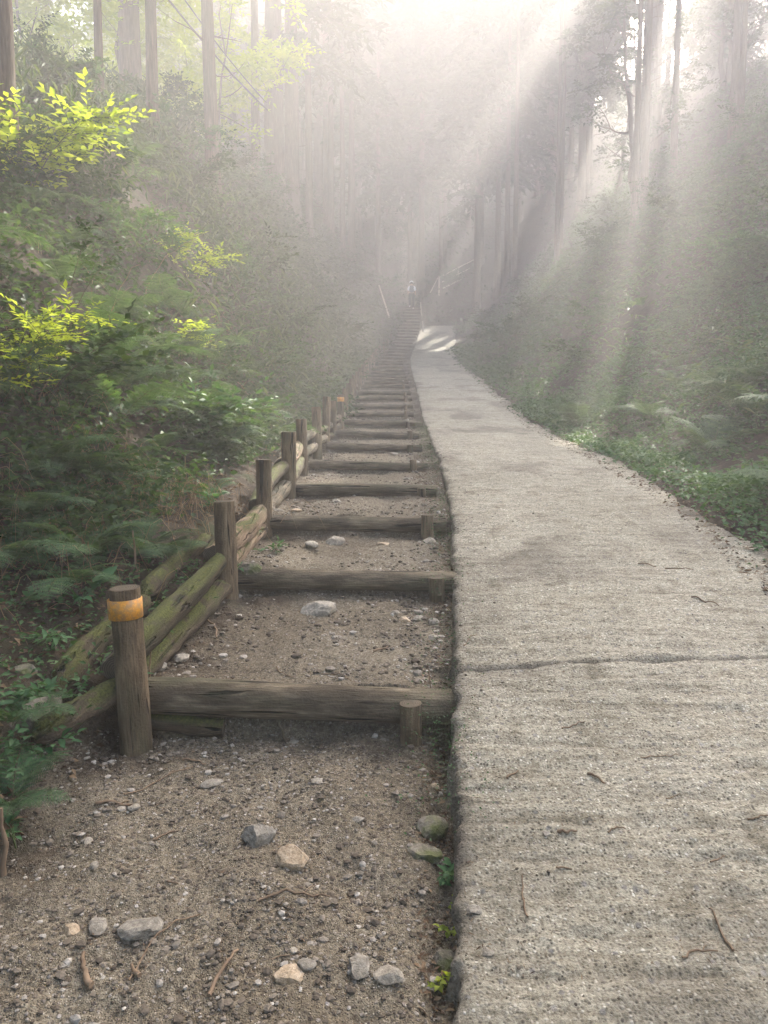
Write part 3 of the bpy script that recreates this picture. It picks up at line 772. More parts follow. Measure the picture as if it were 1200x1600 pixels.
        # crumbling rim above the tape
for i in range(-1, len(posts) - 1):
    if i < 0:
        p0 = np.array([-1.34, 2.45, posts[0][3] + 0.02]); p1 = np.array(posts[0][:3])
        p0[0] = -1.30
        g0, g1 = float(gz(-1.3, 2.45)), posts[0][3]
    else:
        p0 = np.array(posts[i][:3]); p1 = np.array(posts[i + 1][:3]); g0, g1 = posts[i][3], posts[i + 1][3]
    for k, (dz, dx) in enumerate(((0.055, -0.05), (0.20, -0.06))):
        if i < 0 and k >= 1: continue
        if i > 4 and k == 2: continue
        r_ = (0.078, 0.070)[k] if i < 4 else 0.06
        A = np.array([p0[0] + dx, p0[1] + 0.07, g0 + dz]); B = np.array([p1[0] + dx * 0.9, p1[1] - 0.07, g1 + dz + 0.0])
        if i == -1: r_ = 0.055; A = P(66, 1168, 2.88); B = P(178, 1062, 3.3)
        mt = M['logm'] if i < 2 or (i + k) % 3 == 0 else M['log']
        if i == 1: mt = M['pale']
        if i == 3 and k == 1: mt = M['pale']
        o = log_mesh("rail", float(np.linalg.norm(B - A)), r_, r_ * 0.9, mt, fence, 900 + i * 5 + k, sides=16 if i < 5 else 8, seg=16 if i < 5 else 4, lump=0.12 if i < 2 else 0.06, bend=0.03, rough=0.10, taper=i < 0)
        sub(o, A, B)
        if i == 1: o['label'] = "split rotten rail with pale bare wood"

# loose mossy logs lying on the left of the edging
def loose_log(a, b, r, label, mat, seed):
    a = np.array(a); b = np.array(b); a[2] = float(gz(a[0], a[1])) + r * 0.6; b[2] = min(b[2], float(gz(b[0], b[1])) + r * 2.2)
    root_o = log_mesh("fallen_log", float(np.linalg.norm(np.subtract(b, a))), r, r * 0.85, mat, None, seed, sides=18, seg=24, lump=0.14, bend=0.05, rough=0.13, taper=True)
    root_o.matrix_basis = aligned(a, b); tag(root_o, label, "log", "fallen logs beside the edging")
loose_log(P(98, 1030, 3.2) - [0, 0, 0.06], P(225, 932, 4.0), 0.058, "moss-topped fallen log lying behind the post with the orange band", M['logm'], 71)
loose_log(P(228, 925, 4.02) - [0, 0, 0.05], P(322, 828, 5.0), 0.062, "mossy fallen log lying above the rail between first and second posts", M['logm'], 72)

# ------------------------------------------------------------------ stones
def stone(px, py, wpx, label, mat='rock', flat=0.6, aspect=1.0, seed=0, rot=None, D=None, sink=0.25, name="stone", cat="stone", grp="stones lying on the trail"):
    p, d = hit(px, py)
    if p is None: return
    p[2] = float(gz(p[0], p[1]))
    rs = np.random.RandomState(4000 + seed); V, F = stone_shape(rs, 3, 11)
    r = wpx / 2 / FPX * d
    V = V * np.array([r, r * aspect, r * flat])
    ang = rs.rand() * 1.2 - 0.6 if rot is None else rot
    c, s = math.cos(ang), math.sin(ang); V = V @ np.array([[c, s, 0], [-s, c, 0], [0, 0, 1]])
    mb = MB(); mb.add(V, F); o = mb.build(name, M[mat], smooth=False)
    o.location = (p[0], p[1], p[2] + r * flat * (0.75 - 2 * sink)); tag(o, label, cat, grp)
    return o
stones = [
 (500, 958, 62, "large pale rock sitting in front of the second step log", 'rock', .55, .7),
 (404, 1318, 58, "grey-topped rock left of the small ochre stone in the foreground dirt", 'rockg', .75, .7),
 (460, 1350, 64, "pale ochre angular stone standing out in the foreground dirt", 'rockb', .55, .75),
 (222, 1460, 70, "rough blue-grey rock half buried at the lower left", 'rockg', .5, .9),
 (155, 1452, 32, "dark grey slab stone just left of the blue-grey rock", 'rockg', .5, 1.5),
 (562, 1522, 42, "smooth olive oval stone near the bottom centre", 'rockg', .5, 1.2),
 (672, 1290, 62, "mossy brown rock wedged below the concrete edge", 'rockm', .55, .8),
 (664, 1335, 58, "dark flat rock beneath the mossy brown one by the road edge", 'rockm', .45, .8),
 (696, 1480, 40, "mossy upright stone between two green weeds at the road edge", 'rockm', .7, 1.3),
 (480, 1515, 34, "bluish flat stone left of the olive oval stone", 'rockg', .4, .8),
 (250, 1042, 28, "white stone at the left end of the first tread", 'rock', .6, .8),
 (285, 1030, 26, "pale broken stone next to the white one on the first tread", 'rock', .6, .9),
 (330, 1225, 38, "flat grey stone below the left part of the first log", 'rockg', .35, .8),
 (208, 1265, 22, "small white stone below the left log edging", 'rock', .7, 1),
 (138, 1320, 18, "small white stone on the left dirt above a second one", 'rock', .7, 1),
 (148, 1365, 18, "small cream stone at the left dirt, lower of two", 'rock', .7, 1),
 (522, 848, 36, "pale stone behind the second log on the left of the tread", 'rock', .5, .8),
 (486, 855, 24, "small white stone beside the larger one behind the second log", 'rock', .6, .9),
 (655, 968, 20, "rounded grey stone at the right of the first tread", 'rock', .6, .9),
 (632, 972, 20, "brown stone left of the rounded grey stone on the first tread", 'rockb', .6, .9),
 (618, 960, 16, "small pale stone on the first tread nearest its centre", 'rock', .6, .9),
 (676, 975, 22, "grey stone nearest the road edge on the first tread", 'rockg', .6, .9),
 (678, 1000, 20, "flat cream stone at the lower right of the first tread", 'rock', .5, .9),
 (670, 850, 22, "pale stone near the right end of the second tread", 'rock', .6, .9),
 (600, 852, 24, "tan flat stone at the centre right of the second tread", 'rockb', .4, .9),
 (615, 712, 14, "small pale stone on the fifth tread", 'rock', .6, .9),
 (635, 750, 12, "small grey stone on the fourth tread at the right", 'rockg', .6, .9),
 (430, 800, 30, "flat slab on the third tread beside the fence post", 'rockg', .35, .8),
 (465, 800, 22, "tan chip on the third tread left of centre", 'rockb', .4, .8),
 (525, 785, 18, "small bluish stone on the third tread", 'rockg', .5, .8),
 (428, 1136, 18, "yellowish pebble right under the first step log", 'rockb', .7, .9),
 (457, 1162, 20, "smooth oval pebble lying under the first step log", 'rock', .5, .8),
 (680, 1222, 20, "small tan stone beneath the stake by the road edge", 'rockb', .7, .9),
 (687, 1330, 16, "small grey stone touching the concrete edge", 'rockg', .8, .9),
 (495, 1225, 20, "pale flat pebble in the middle of the foreground dirt", 'rock', .5, .8),
 (560, 1398 - 110, 22, "grey pebble right of the ochre stone", 'rockg', .5, .8),
 (458, 1490, 16, "cream pebble above the bluish flat stone", 'rock', .6, .8),
 (612, 1592, 60, "long pale stone cut by the bottom edge near the road", 'rock', .4, .6),
 (455, 1555, 56, "flat tan stone near the bottom centre left", 'rockb', .3, .8),
 (110, 1465, 30, "sandy lump of stone at the far lower left", 'rockb', .6, .9),
 (740, 1475 , 24, "dark grey stone set into the concrete near its left edge", 'rockg', .4, .9),
 (760, 1558, 24, "blue-grey stone set in the concrete at the lower left corner", 'rockg', .4, .9),
 (852, 1360, 16, "small blue-grey pebble on the concrete left of centre", 'rockg', .6, .9),
]
for i, s in enumerate(stones):
    stone(s[0], s[1], s[2], s[3], s[4], s[5], s[6], seed=i)
bo = stone(70, 1150, 88, "squarish mossy boulder under the leafy seedling left of the edging", 'rockm', 0.85, 0.75, seed=91, sink=0.1, name="boulder", cat="boulder", grp=None)
stone(40, 905 + 150, 40, "half-hidden dark stone beside the mossy boulder", 'rockm', 0.6, 0.8, seed=92, name="boulder", cat="boulder", grp=None)
stone(392, 905, 40, "mossy lump of rotten wood at the foot of the pale split rail", 'rockm', .8, .8, seed=93, name="wood_lump", cat="wood", grp=None)
# mound of cut brush at the right road edge, see weeds below

# gravel: countless, one object
def scatter_gravel(n, xf, yf, size, seed, mb, bias=None):
    rs = np.random.RandomState(seed)
    y = yf(rs, n); x = xf(rs, y, n)
    if bias is not None:
        k = bias(x, y, rs); x, y = x[k], y[k]; n = len(x)
    z = gz(x, y)
    r = size[0] * (1 + (size[1] - 1) * rs.rand(n) ** 4)
    shapes = [stone_shape(rs, 1, 5) for _ in range(24)]
    pick = rs.randint(0, 24, n)
    for k in range(24):
        ii = np.where(pick == k)[0]
        if not len(ii): continue
        V, F = shapes[k]
        ang = rs.rand(len(ii)) * 6.28; c, s = np.cos(ang), np.sin(ang)
        W = V[None] * (r[ii][:, None, None] * (0.7 + 0.6 * rs.rand(len(ii), 1, 3)))
        W[..., 2] *= 0.7
        X = W[..., 0] * c[:, None] - W[..., 1] * s[:, None]; Y_ = W[..., 0] * s[:, None] + W[..., 1] * c[:, None]
        out_ = np.stack([X + x[ii][:, None], Y_ + y[ii][:, None], W[..., 2] + z[ii][:, None] + r[ii][:, None] * 0.15], -1)
        FF = (F[None] + (np.arange(len(ii)) * len(V))[:, None, None]).reshape(-1, 3)
        mb.add(out_.reshape(-1, 3), FF, 0, np.repeat(rs.rand(len(ii)) ** 1.9, len(V)))
gm = MB()
fy_near = lambda rs, n: 1.7 + 1.55 * rs.rand(n)
fx_trail = lambda rs, y, n: (xl(y) - 0.25) + rs.rand(n) * (rxl(y) - xl(y) + 0.22)
scatter_gravel(9000, fx_trail, fy_near, (0.0022, 4.0), 1, gm)
patch = lambda x, y, rs: rs.rand(len(x)) < np.clip(0.35 + 2.2 * fbm(x, y, 0.7, 3), 0.05, 1)
scatter_gravel(2600, fx_trail, fy_near, (0.006, 2.6), 2, gm, patch)
edgy = lambda x, y, rs: rs.rand(len(x)) < np.clip(0.12 + np.exp(-((x - xr(y) + 0.1) / 0.16) ** 2) + 0.9 * np.exp(-((x - xl(y) - 0.1) / 0.2) ** 2) + 1.2 * fbm(x, y, 0.5, 3), 0.03, 1)
scatter_gravel(9000, fx_trail, lambda rs, n: 3.3 + 8 * rs.rand(n) ** 1.5, (0.004, 4.0), 3, gm, edgy)
scatter_gravel(3500, fx_trail, lambda rs, n: 3.35 + 12 * rs.rand(n) ** 1.3, (0.010, 2.6), 4, gm, edgy)
scatter_gravel(1500, fx_trail, lambda rs, n: 14 + 26 * rs.rand(n), (0.02, 2.2), 5, gm, edgy)
scatter_gravel(900, lambda rs, y, n: rxl(y) + 0.03 + rs.rand(n) ** 2.0 * 1.9, lambda rs, n: 1.7 + 8 * rs.rand(n) ** 1.4, (0.0025, 3.2), 6, gm)
gr = gm.build("gravel", M['gravel'], smooth=False); tag(gr, "loose grit and small gravel strewn over the dirt treads", kind='stuff')

# ------------------------------------------------------------------ twigs
def twig(px, py, lpx, ang, label, seed, r=0.004, curve=0.2, stand=None, mat='twig', flatness=1.0):
    p, d = hit(px, py)
    if p is None: return
    rs = np.random.RandomState(5000 + seed); L = lpx / FPX * d
    t = np.linspace(-0.5, 0.5, 9); a = math.radians(ang)
    fs = 2.0 if stand is None else 1.0    # foreshortening along the ground
    dx, dy = math.cos(a), math.sin(a) * fs
    cx = -math.sin(a); cyv = math.cos(a)
    bend = curve * (0.25 - t * t) * 2 + 0.03 * rs.randn(9)
    if stand is None:
        x = p[0] + L * (t * dx + bend * cx); y = p[1] + L * (t * dy + bend * cyv)
        z = gz(x, y) + r * 1.4 + np.abs(bend) * L * 0.1
    else:
        x = p[0] + L * (t + .5) * dx + bend * L * .5; y = p[1] + 0 * t; z = p[2] - 0.03 + L * (t + .5) * abs(math.sin(a))
    mb = MB(); tube(mb, np.stack([x, y, z], -1), r * (1.1 - 0.5 * (t + 0.5)), 6, 0.12, seed)
    if lpx > 45 and stand is None:
        k = 5; q = np.array([[x[k], y[k], z[k]], [x[k] + L * .12 * cx + L * .1 * dx, y[k] + L * .12 * cyv, z[k] + .004], [x[k] + L * .2 * cx + L * .22 * dx, y[k] + .2 * L * cyv, z[k] + .002]])
        tube(mb, q, [r * .6, r * .5, r * .3], 5)
    o = mb.build("twig", M[mat], origin=p); tag(o, label, "twig", "twigs and dry stalks on the ground")
tw = [
 (258, 1488, 95, 40, "long curved twig right of the blue-grey rock", .003, .5),
 (212, 1533, 24, 150, "short flat bark piece left of the curved twig", .007, .1),
 (138, 1580, 45, 140, "thick pale bark strip at the lower left corner", .009, .15),
 (352, 1585, 50, 55, "broken brown stick at the bottom edge left of centre", .006, .1),
 (250, 1228, 92, 27, "thin straight twig lying below the log edging", .003, .05),
 (304, 1196, 38, -6, "short pale stick under the left end of the first log", .004, .05),
 (180, 1262, 55, 8, "dark stick near the shadowed left edge of the dirt", .006, .1),
 (260, 1310, 36, 20, "short pale splinter on the left dirt", .004, .1),
 (270, 1385, 18, -5, "tiny yellow splinter on the left dirt", .003, .0),
 (460, 1405, 110, 4, "dark thin root running below the ochre stone", .004, .15),
 (445, 1500, 50, 2, "thin twig above the flat tan stone", .002, .1),
 (596, 1016, 26, 28, "dark flat bark chip in the middle of the first tread", .006, .05),
 (445, 1055, 34, -25, "small brown stick just behind the first log", .003, .05),
 (530, 1058, 60, -14, "long thin reddish twig behind the first log", .002, .1),
 (330, 985, 42, -50, "curved bark strip on the shaded left of the first tread", .006, .3),
 (1030, 1238, 62, 0, "thin long stalk with a curled end on the concrete", .002, .02),
 (800, 1268, 26, 30, "brown stick on the concrete near its left edge", .004, .05),
 (930, 1273, 24, -18, "tan wood chip at the centre of the concrete", .005, .0),
 (885, 1366, 30, -2, "reddish brown stick on the lower concrete", .005, .0),
 (818, 1462, 42, 78, "upright-lying dark twig on the concrete below the pebble", .003, .1),
 (895, 1181, 40, 8, "dark thin twig high on the near concrete", .003, .1),
 (962, 1353, 32, 12, "dark twig right of the reddish stick", .003, .1),
 (1118, 1405, 28, 14, "short brown twig at the right of the concrete", .003, .05),
 (1182, 1340, 34, 2, "thin twig by the right frame edge on the concrete", .003, .05),
 (1050, 1368 - 70, 26, 10, "small pale stalk on the right half of the concrete", .002, .05),
 (1125, 1520, 44, 85, "dark twig lying lengthwise near the lower right", .004, .1),
 (1090, 1582, 60, 5, "thin twig along the bottom edge of the concrete", .003, .2),
 (880, 1416, 24, 0, "short dark twig below the reddish stick", .003, .05),
 (1060, 925, 40, -8, "thin twig on the upper concrete right of centre", .004, .1),
 (1100, 980, 34, -30, "bent twig above the cracked joint in the concrete", .004, .3),
 (1010, 915, 26, -10, "small dark twig on the upper concrete", .004, .2),
 (735, 1018, 30, 40, "curled pale twig at the concrete's chipped edge", .003, .2),
]
for i, (px, py, l, a, lab, r, c) in enumerate(tw): twig(px, py, l, a, lab, i, r, c)
twig(232, 1150, 70, 84, "pale upright stick leaning beside the first post", 50, 0.005, 0.06, stand=True)
twig(452, 1165, 50, 108, "dark peg driven into the dirt under the first log", 51, 0.009, 0.02, stand=True, mat='stem')
twig(672, 1140, 50, 96, "thin reddish upright twig at the right end of the first log", 52, 0.003, 0.1, stand=True)
twig(4, 1370, 120, 88, "bare brown upright stick cut by the left frame edge", 53, 0.010, 0.08, stand=True)
twig(212, 895, 72, 92, "thin dead stem standing behind the mossy fallen log", 54, 0.008, 0.04, stand=True)

# leaf litter and needles (countless)
lm = MB(); rs = np.random.RandomState(31)
def litter(n, X, Y, L, seed, wratio=0.5):
    rs = np.random.RandomState(seed); a = rs.rand(n) * 6.28
    z = gz(X, Y) + 0.004
    leaf(lm, np.stack([X, Y, z], -1), np.stack([np.cos(a), np.sin(a), 0.25 * rs.randn(n)], -1), np.array([0, 0, 1.0]) + rs.randn(n, 3) * 0.35, L * (0.6 + 0.8 * rs.rand(n)), L * wratio * (0.6 + 0.8 * rs.rand(n)), rs.rand(n))
n = 9000; Y_ = 2.2 + 10 * rs.rand(n) ** 1.5; X_ = xl(Y_) - 0.12 - rs.rand(n) ** 0.8 * 1.9
litter(n, X_, Y_, 0.045, 1)
n = 2600; Y_ = 1.8 + 9 * rs.rand(n) ** 1.2; X_ = xr(Y_) - 0.12 + rs.rand(n) * (rxl(Y_) - xr(Y_) + 0.14); litter(n, X_, Y_, 0.022, 2)
n = 2200; Y_ = 1.8 + 1.4 * rs.rand(n); X_ = xl(Y_) - 0.3 + rs.rand(n) * 1.6; litter(n, X_, Y_, 0.014, 3, 0.25)
n = 5000; Y_ = 4 + 24 * rs.rand(n) ** 1.5; X_ = rxr(Y_) - 0.25 + rs.rand(n) ** 1.3 * 1.2; litter(n, X_, Y_, 0.035, 4)
n = 1700; Y_ = 1.8 + 9 * rs.rand(n) ** 1.3; X_ = rxl(Y_) + 0.03 + rs.rand(n) ** 1.5 * 1.95; litter(n, X_, Y_, 0.020, 5, 0.16)
n = 3000; Y_ = 3.3 + 9 * rs.rand(n) ** 1.2; X_ = xl(Y_) + rs.rand(n) ** 2 * 1.2; litter(n, X_, Y_, 0.016, 6, 0.35)
lo = lm.build("leaf_litter", M['litter']); tag(lo, "brown fallen leaves and needles on the bank foot and trail edges", kind='stuff')

# ------------------------------------------------------------------ ferns
def frond_mesh(rs, L, pairs=20, width=0.34, arch=0.9, fine=True):
    """one bipinnate frond growing along +X from the origin, arching over"""
    t = np.linspace(0, 1, 12)
    def curve(t):
        th = 1.15 - (1.15 + 0.45 * arch) * t
        return th
    ds = 1.0 / 60; tt = np.arange(0, 1 + ds, ds); th = curve(tt)
    x = np.concatenate([[0], np.cumsum(np.cos(th) * ds)[:-1]]) * L; z = np.concatenate([[0], np.cumsum(np.sin(th) * ds)[:-1]]) * L
    side = np.sin(tt * 2.0 + rs.rand() * 3) * 0.03 * L
    side -= side[0]
    mb = MB()
    tube(mb, np.stack([x, side, z], -1)[::6], 0.0035 * (1.1 - t[:11]) if False else np.linspace(0.0032, 0.0006, len(x[::6])), 4, cap=False, mat=1)
    pt = np.linspace(0.16, 0.985, pairs); ix = (pt * 60).astype(int)
    cx = np.interp(pt, tt, x); cz = np.interp(pt, tt, z); cyv = np.interp(pt, tt, side); th_ = np.interp(pt, tt, th)
    ax = np.stack([np.cos(th_), 0 * th_, np.sin(th_)], -1); up = np.stack([-np.sin(th_), 0 * th_, np.cos(th_)], -1)
    prof = np.sin(np.clip((pt - 0.06) / 0.94, 0, 1) ** 0.75 * np.pi) ** 0.8 * width * L * 0.5 + 0.012 * L
    prof *= np.clip((1.02 - pt) * 4, 0.15, 1)
    for sg in (-1, 1):
        pd = ax * 0.42 + np.array([0, sg, 0]) * 0.9 + up * 0.05 + rs.randn(pairs, 3) * 0.05; pd = norm(pd)
        c0 = np.stack([cx, cyv, cz], -1)
        if fine:
            m = 9; q = (np.arange(m) + 0.7) / m
            for s2_ in (-1, 1):
                base = c0[:, None] + pd[:, None] * (prof[:, None] * q[None])[..., None] - up[:, None] * (0.18 * prof[:, None] * q[None] ** 2)[..., None]
                ppd = norm(np.cross(up, pd)) * s2_
                d = ppd[:, None] * 0.95 + pd[:, None] * 0.5 + np.zeros_like(base)
                ll = (prof[:, None] * 0.21 * (1.05 - q[None]) + 0.004)
                leaf(mb, base.reshape(-1, 3), d.reshape(-1, 3), np.repeat(up[:, None], m, 1).reshape(-1, 3) + rs.randn(pairs * m, 3) * 0.12, ll.ravel(), np.maximum(prof[:, None] / m * 1.0 + 0 * q[None], 0.004).ravel(), np.repeat(rs.rand(pairs), m) * 0.7 + 0.3 * rs.rand(pairs * m), fold=0.02, droop=0.05)
        else:
            leaf(mb, c0, pd, up + rs.randn(pairs, 3) * 0.1, prof, prof * 0.24, rs.rand(pairs), fold=0.05, droop=0.18)
    return mb

rsf = np.random.RandomState(77)
FRONDS = []
for k in range(5):
    FRONDS.append(frond_mesh(rsf, 0.62, 20, 0.40 + 0.12 * rsf.rand(), 0.6 + 0.7 * rsf.rand(), True).build("frond", [M['fern'], M['green_stem']]))
FAR = []
for k in range(3):
    FAR.append(frond_mesh(rsf, 0.62, 18, 0.42, 0.6 + 0.7 * rsf.rand(), False).build("frond", [M['fern'], M['green_stem']]))
for o in FRONDS + FAR: C.objects.unlink(o)
fern_protos = {}
def fern(p, size, label, group, n=8, far=False, az=None, spreadaz=6.28, seed=0, tiltr=0.25):
    rs = np.random.RandomState(8000 + seed)
    root = empty("fern", p, label, "fern", group)
    src = FAR if far else FRONDS
    for k in range(n):
        s = src[rs.randint(len(src))]; o = s.copy(); C.objects.link(o); o.parent = root
        a = (k + rs.rand() * 0.7) / n * spreadaz + (0 if az is None else az - spreadaz / 2)
        sc = size * (0.7 + 0.5 * rs.rand())
        o.rotation_euler = ((rs.rand() - 0.5) * 0.5, (rs.rand() - 0.3) * tiltr * 2, a); o.scale = (sc, sc, sc)
    return root
A_ = math.radians
ferns = [  # px,py of the crown centre, size, label, azimuth
 (70, 735, 1.25, "large pale green fern spreading broad fronds low at the left edge"),
 (195, 600, 1.15, "sunlit fern above the dry straw on the left bank"),
 (290, 590, 1.15, "arching fern just right of the sunlit one on the left bank"),
 (120, 595, 0.9, "bright fern beneath the yellow-green maple spray at the left"),
 (335, 705, 0.8, "small fern hanging above the fence's second post"),
 (300, 650, 0.8, "dark fern in the shade above the small hanging fern"),
 (205, 745, 0.6, "single small fern nestled in the dry straw"),
 (130, 860, 0.8, "low fern with two long fronds at the foot of the left bank"),
 (225, 850, 0.75, "fern arching over the mossy fallen log"),
 (20, 870, 0.9, "dark fern at the left edge above the bare soil"),
 (40, 800, 0.9, "shaded fern between the pale fern and the bare soil"),
 (330, 620, 1.0, "blue-green fern in the gloom left of the fence"),
 (420, 640, 0.9, "fern leaning towards the fence's fourth post"),
 (470, 620, 0.8, "small grey-green fern behind the fence's fifth post"),
 (390, 570, 1.1, "fern with long drooping fronds above the leaning one"),
 (440, 560, 0.9, "hazy fern high above the fence's sixth post"),
 (85, 520, 0.9, "fern behind the yellow-green maple spray"),
 (175, 500, 1.0, "dim fern in the middle of the left bank"),
 (385, 690, 0.7, "low fern beside the broad-leaved seedling near the fence"),
 (250, 690, 0.8, "fern drooping over the brown straw from above"),
 (18, 1120, 0.55, "small fern at the left edge beside the mossy boulder"),
 (20, 1250, 0.5, "ragged fern low at the left edge by the bare upright stick"),
 (105, 905, 0.75, "pale fern on the bare soil above the orange-banded post"),
 (262, 862, 0.6, "small fern poking over the mossy log beside the second post"),
 (330, 760, 0.6, "low fern right behind the second fence post's seedling"),
]
fgroup = "ferns on the left bank"
for i, (px, py, s, lab) in enumerate(ferns):
    p, d = hit(px, py + 15)
    fern(p + [0, 0, -0.02], s, lab, fgroup, n=9 if i < 12 else 7, seed=i)
rs = np.random.RandomState(405)
for k in range(12):
    y = 4.6 + 5.2 * rs.rand(); x = float(xl(y)) - 0.9 - 2.6 * rs.rand()
    fern((x, y, float(H(x, y)) + 0.05 + 0.1 * rs.rand()), 0.9 + 0.6 * rs.rand(), "green fern among left-bank undergrowth, " + where(x, y, float(H(x, y)) + .3, "l"), fgroup, n=7, seed=500 + k)
rs = np.random.RandomState(404)
k = 0
while k < 42:
    y = 4.5 + 22 * rs.rand() ** 1.3; x = float(xl(y)) - 0.5 - 4.0 * rs.rand()
    fern((x, y, float(H(x, y)) - 0.02), 0.8 + 0.7 * rs.rand(), "green fern among left-bank undergrowth, " + where(x, y, float(H(x, y)) + .3, "l"), fgroup, n=7, far=y > 9, seed=100 + k); k += 1
for k in range(18):
    y = 5.2 + 8 * rs.rand(); x = float(rxr(y)) + 0.6 + 2.6 * rs.rand()
    fern((x, y, float(H(x, y)) + 0.02), 0.7 + 0.8 * rs.rand(), "grey-green fern in right-bank growth, " + where(x, y, float(H(x, y)) + .3, "r"), "ferns on the right bank", n=7, seed=600 + k)
k = 0
while k < 34:
    y = 5.5 + 26 * rs.rand() ** 1.2; x = float(rxr(y)) + 0.7 + 4.5 * rs.rand()
    fern((x, y, float(H(x, y)) - 0.02), 0.7 + 0.6 * rs.rand(), "grey-green fern in right-bank growth, " + where(x, y, float(H(x, y)) + .3, "r"), "ferns on the right bank", n=7, far=y > 8, seed=200 + k); k += 1

# ------------------------------------------------------------------ shrubs and saplings
def shrub(name, p, h, r, label, cat, group, mat, nst=6, ntw=60, nleaf=9, L=0.06, W=0.026, tl=0.25, flat=0.25, seed=0, lean=(0, 0), stemr=0.006, big=False, layers=False, stemmat='stem', spread=1.0):
    rs = np.random.RandomState(9000 + seed)
    root = empty(name, p, label, cat, group)
    fm, sm = MB(), MB()
    ends = []
    for k in range(nst):
        a = rs.rand() * 6.28; rr = r * (0.3 + 0.7 * rs.rand() ** 0.5); hh = h * (0.45 + 0.55 * rs.rand())
        e = np.array([math.cos(a) * rr + lean[0], math.sin(a) * rr + lean[1], hh])
        t = np.linspace(0, 1, 6)[:, None]
        c = np.array([0, 0, 0]) * (1 - t) ** 2 + 2 * (e * [0.3, 0.3, 0.75]) * t * (1 - t) + e * t * t
        tube(sm, c, np.linspace(stemr, stemr * 0.35, 6), 5, 0.1, k, cap=False)
        ends.append(c)
    E = np.array(ends)
    idx = rs.randint(0, nst, ntw); tt = 1 + 4 * rs.rand(ntw) ** 0.6
    i0 = np.floor(tt).astype(int).clip(0, 4); f = (tt - i0)[:, None]
    st = E[idx, i0] * (1 - f) + E[idx, i0 + 1] * f
    out_ = st * [1, 1, 0.15]; out_ = norm(out_ + 1e-4) + rs.randn(ntw, 3) * [0.8, 0.8, 0.22]; out_[:, 2] += 0.15
    if layers: st[:, 2] = st[:, 2] * 0.5 + np.round(st[:, 2] / (h * 0.22)) * (h * 0.22) * 0.5
    spray(fm, rs, st, out_, tl * (0.5 + rs.rand(ntw)), nleaf, L, W, flat, sm, 0.0016 if tl < .4 else 0.003, big=big, spread=spread)
    fm.build("foliage", mat, root); sm.build("stem", M[stemmat], root)
    return root

def on(px, py, off=0.0):
    p, d = hit(px, py, off); return p, d
mg = "yellow-green maple saplings catching the sun"
p, d = on(40, 330); shrub("maple_sapling", p, 1.25, 1.0, "bright yellow-green maple lit by sun high at the left edge", "sapling", mg, M['lime'], 9, 300, 10, 0.095, 0.055, 0.4, 0.3, 1, lean=(-0.1, 0), layers=True)
p, d = on(290, 440); shrub("maple_sapling", p, 0.55, 0.75, "upper of two small sunlit maple sprays left of centre", "sapling", mg, M['lime'], 7, 110, 9, 0.075, 0.037, 0.32, 0.25, 2, layers=True)
p, d = on(290, 560); shrub("maple_sapling", p, 0.45, 0.6, "lower of two small sunlit maple sprays left of centre", "sapling", mg, M['lime'], 6, 90, 9, 0.065, 0.032, 0.3, 0.22, 3, layers=True)
p, d = on(10, 650); shrub("maple_sapling", p, 0.78, 0.6, "glowing yellow-green maple spray above the ferns at the left edge", "sapling", mg, M['lime'], 8, 150, 10, 0.06, 0.026, 0.28, 0.25, 4, layers=True)
p, d = on(590, 330); 
if p is not None: shrub("maple_sapling", p, 1.3, 0.8, "tiny far sunlit spray glowing above the middle of the stairs", "sapling", mg, M['lime'], 5, 40, 8, 0.14, 0.08, 0.5, 0.3, 5, layers=True)

# broad leaved seedlings
sg = "broad-leaved seedlings near the fence"
seeds = [
 (345, 812, 0.20, 0.16, 0.095, 0.036, 14, "broad-leaved seedling with drooping leaves just behind the second post"),
 (125, 960, 0.16, 0.13, 0.085, 0.045, 7, "large-leaved seedling left of the post with the orange band"),
 (70, 1110, 0.16, 0.15, 0.075, 0.035, 12, "leafy seedling spreading over the mossy boulder"),
 (178, 1110, 0.14, 0.09, 0.06, 0.026, 7, "small seedling with pointed leaves at the foot of the first post"),
 (270, 915, 0.08, 0.08, 0.055, 0.036, 6, "three-leaved sprout growing on the mossy rail"),
 (95, 1010, 0.12, 0.1, 0.06, 0.022, 9, "pale narrow-leaved sprout on the dark soil above the boulder"),
 (25, 960, 0.14, 0.14, 0.06, 0.028, 10, "dim seedling on the bare soil at the left edge"),
 (425, 862, 0.05, 0.1, 0.045, 0.022, 10, "flat little plant on the second tread by the fence"),
 (60, 1180, 0.10, 0.12, 0.05, 0.025, 10, "low green sprout beneath the mossy boulder"),
 (385, 905, 0.06, 0.05, 0.035, 0.02, 5, "tiny bluish sprout at the foot of the second post"),
 (25, 1330, 0.12, 0.12, 0.045, 0.02, 12, "feathery green sprout beside the bare stick at the left edge"),
]
for i, (px, py, h, r, L, W, n_, lab) in enumerate(seeds):
    p, d = on(px, py); shrub("seedling", p, h, r, lab, "seedling", sg, M['seed'], 3, n_, 3, L, W, 0.07, 0.3, 20 + i, stemr=0.0025, big=True, stemmat='green_stem')
wg = "weeds rooted at the road edge"
for i, (px, py, r, n_, lab) in enumerate([(688, 1362, .055, 16, "rosette of lobed leaves at the concrete edge"), (704, 1405, .025, 9, "narrow trailing weed against the concrete edge"), (697, 1522, .03, 8, "bright two-lobed weed low at the concrete edge"), (706, 1440, .02, 6, "tiny weed just above the mossy upright stone")]):
    p, d = on(px, py); p[2] = float(gz(p[0], p[1])); shrub("weed", p, 0.05, r, lab, "weed", wg, M['lime'] if i else M['seed'], 3, n_, 3, 0.032 if i == 0 else .022, 0.018, 0.03, 0.3, 50 + i, stemr=0.0012, big=True, stemmat='green_stem')

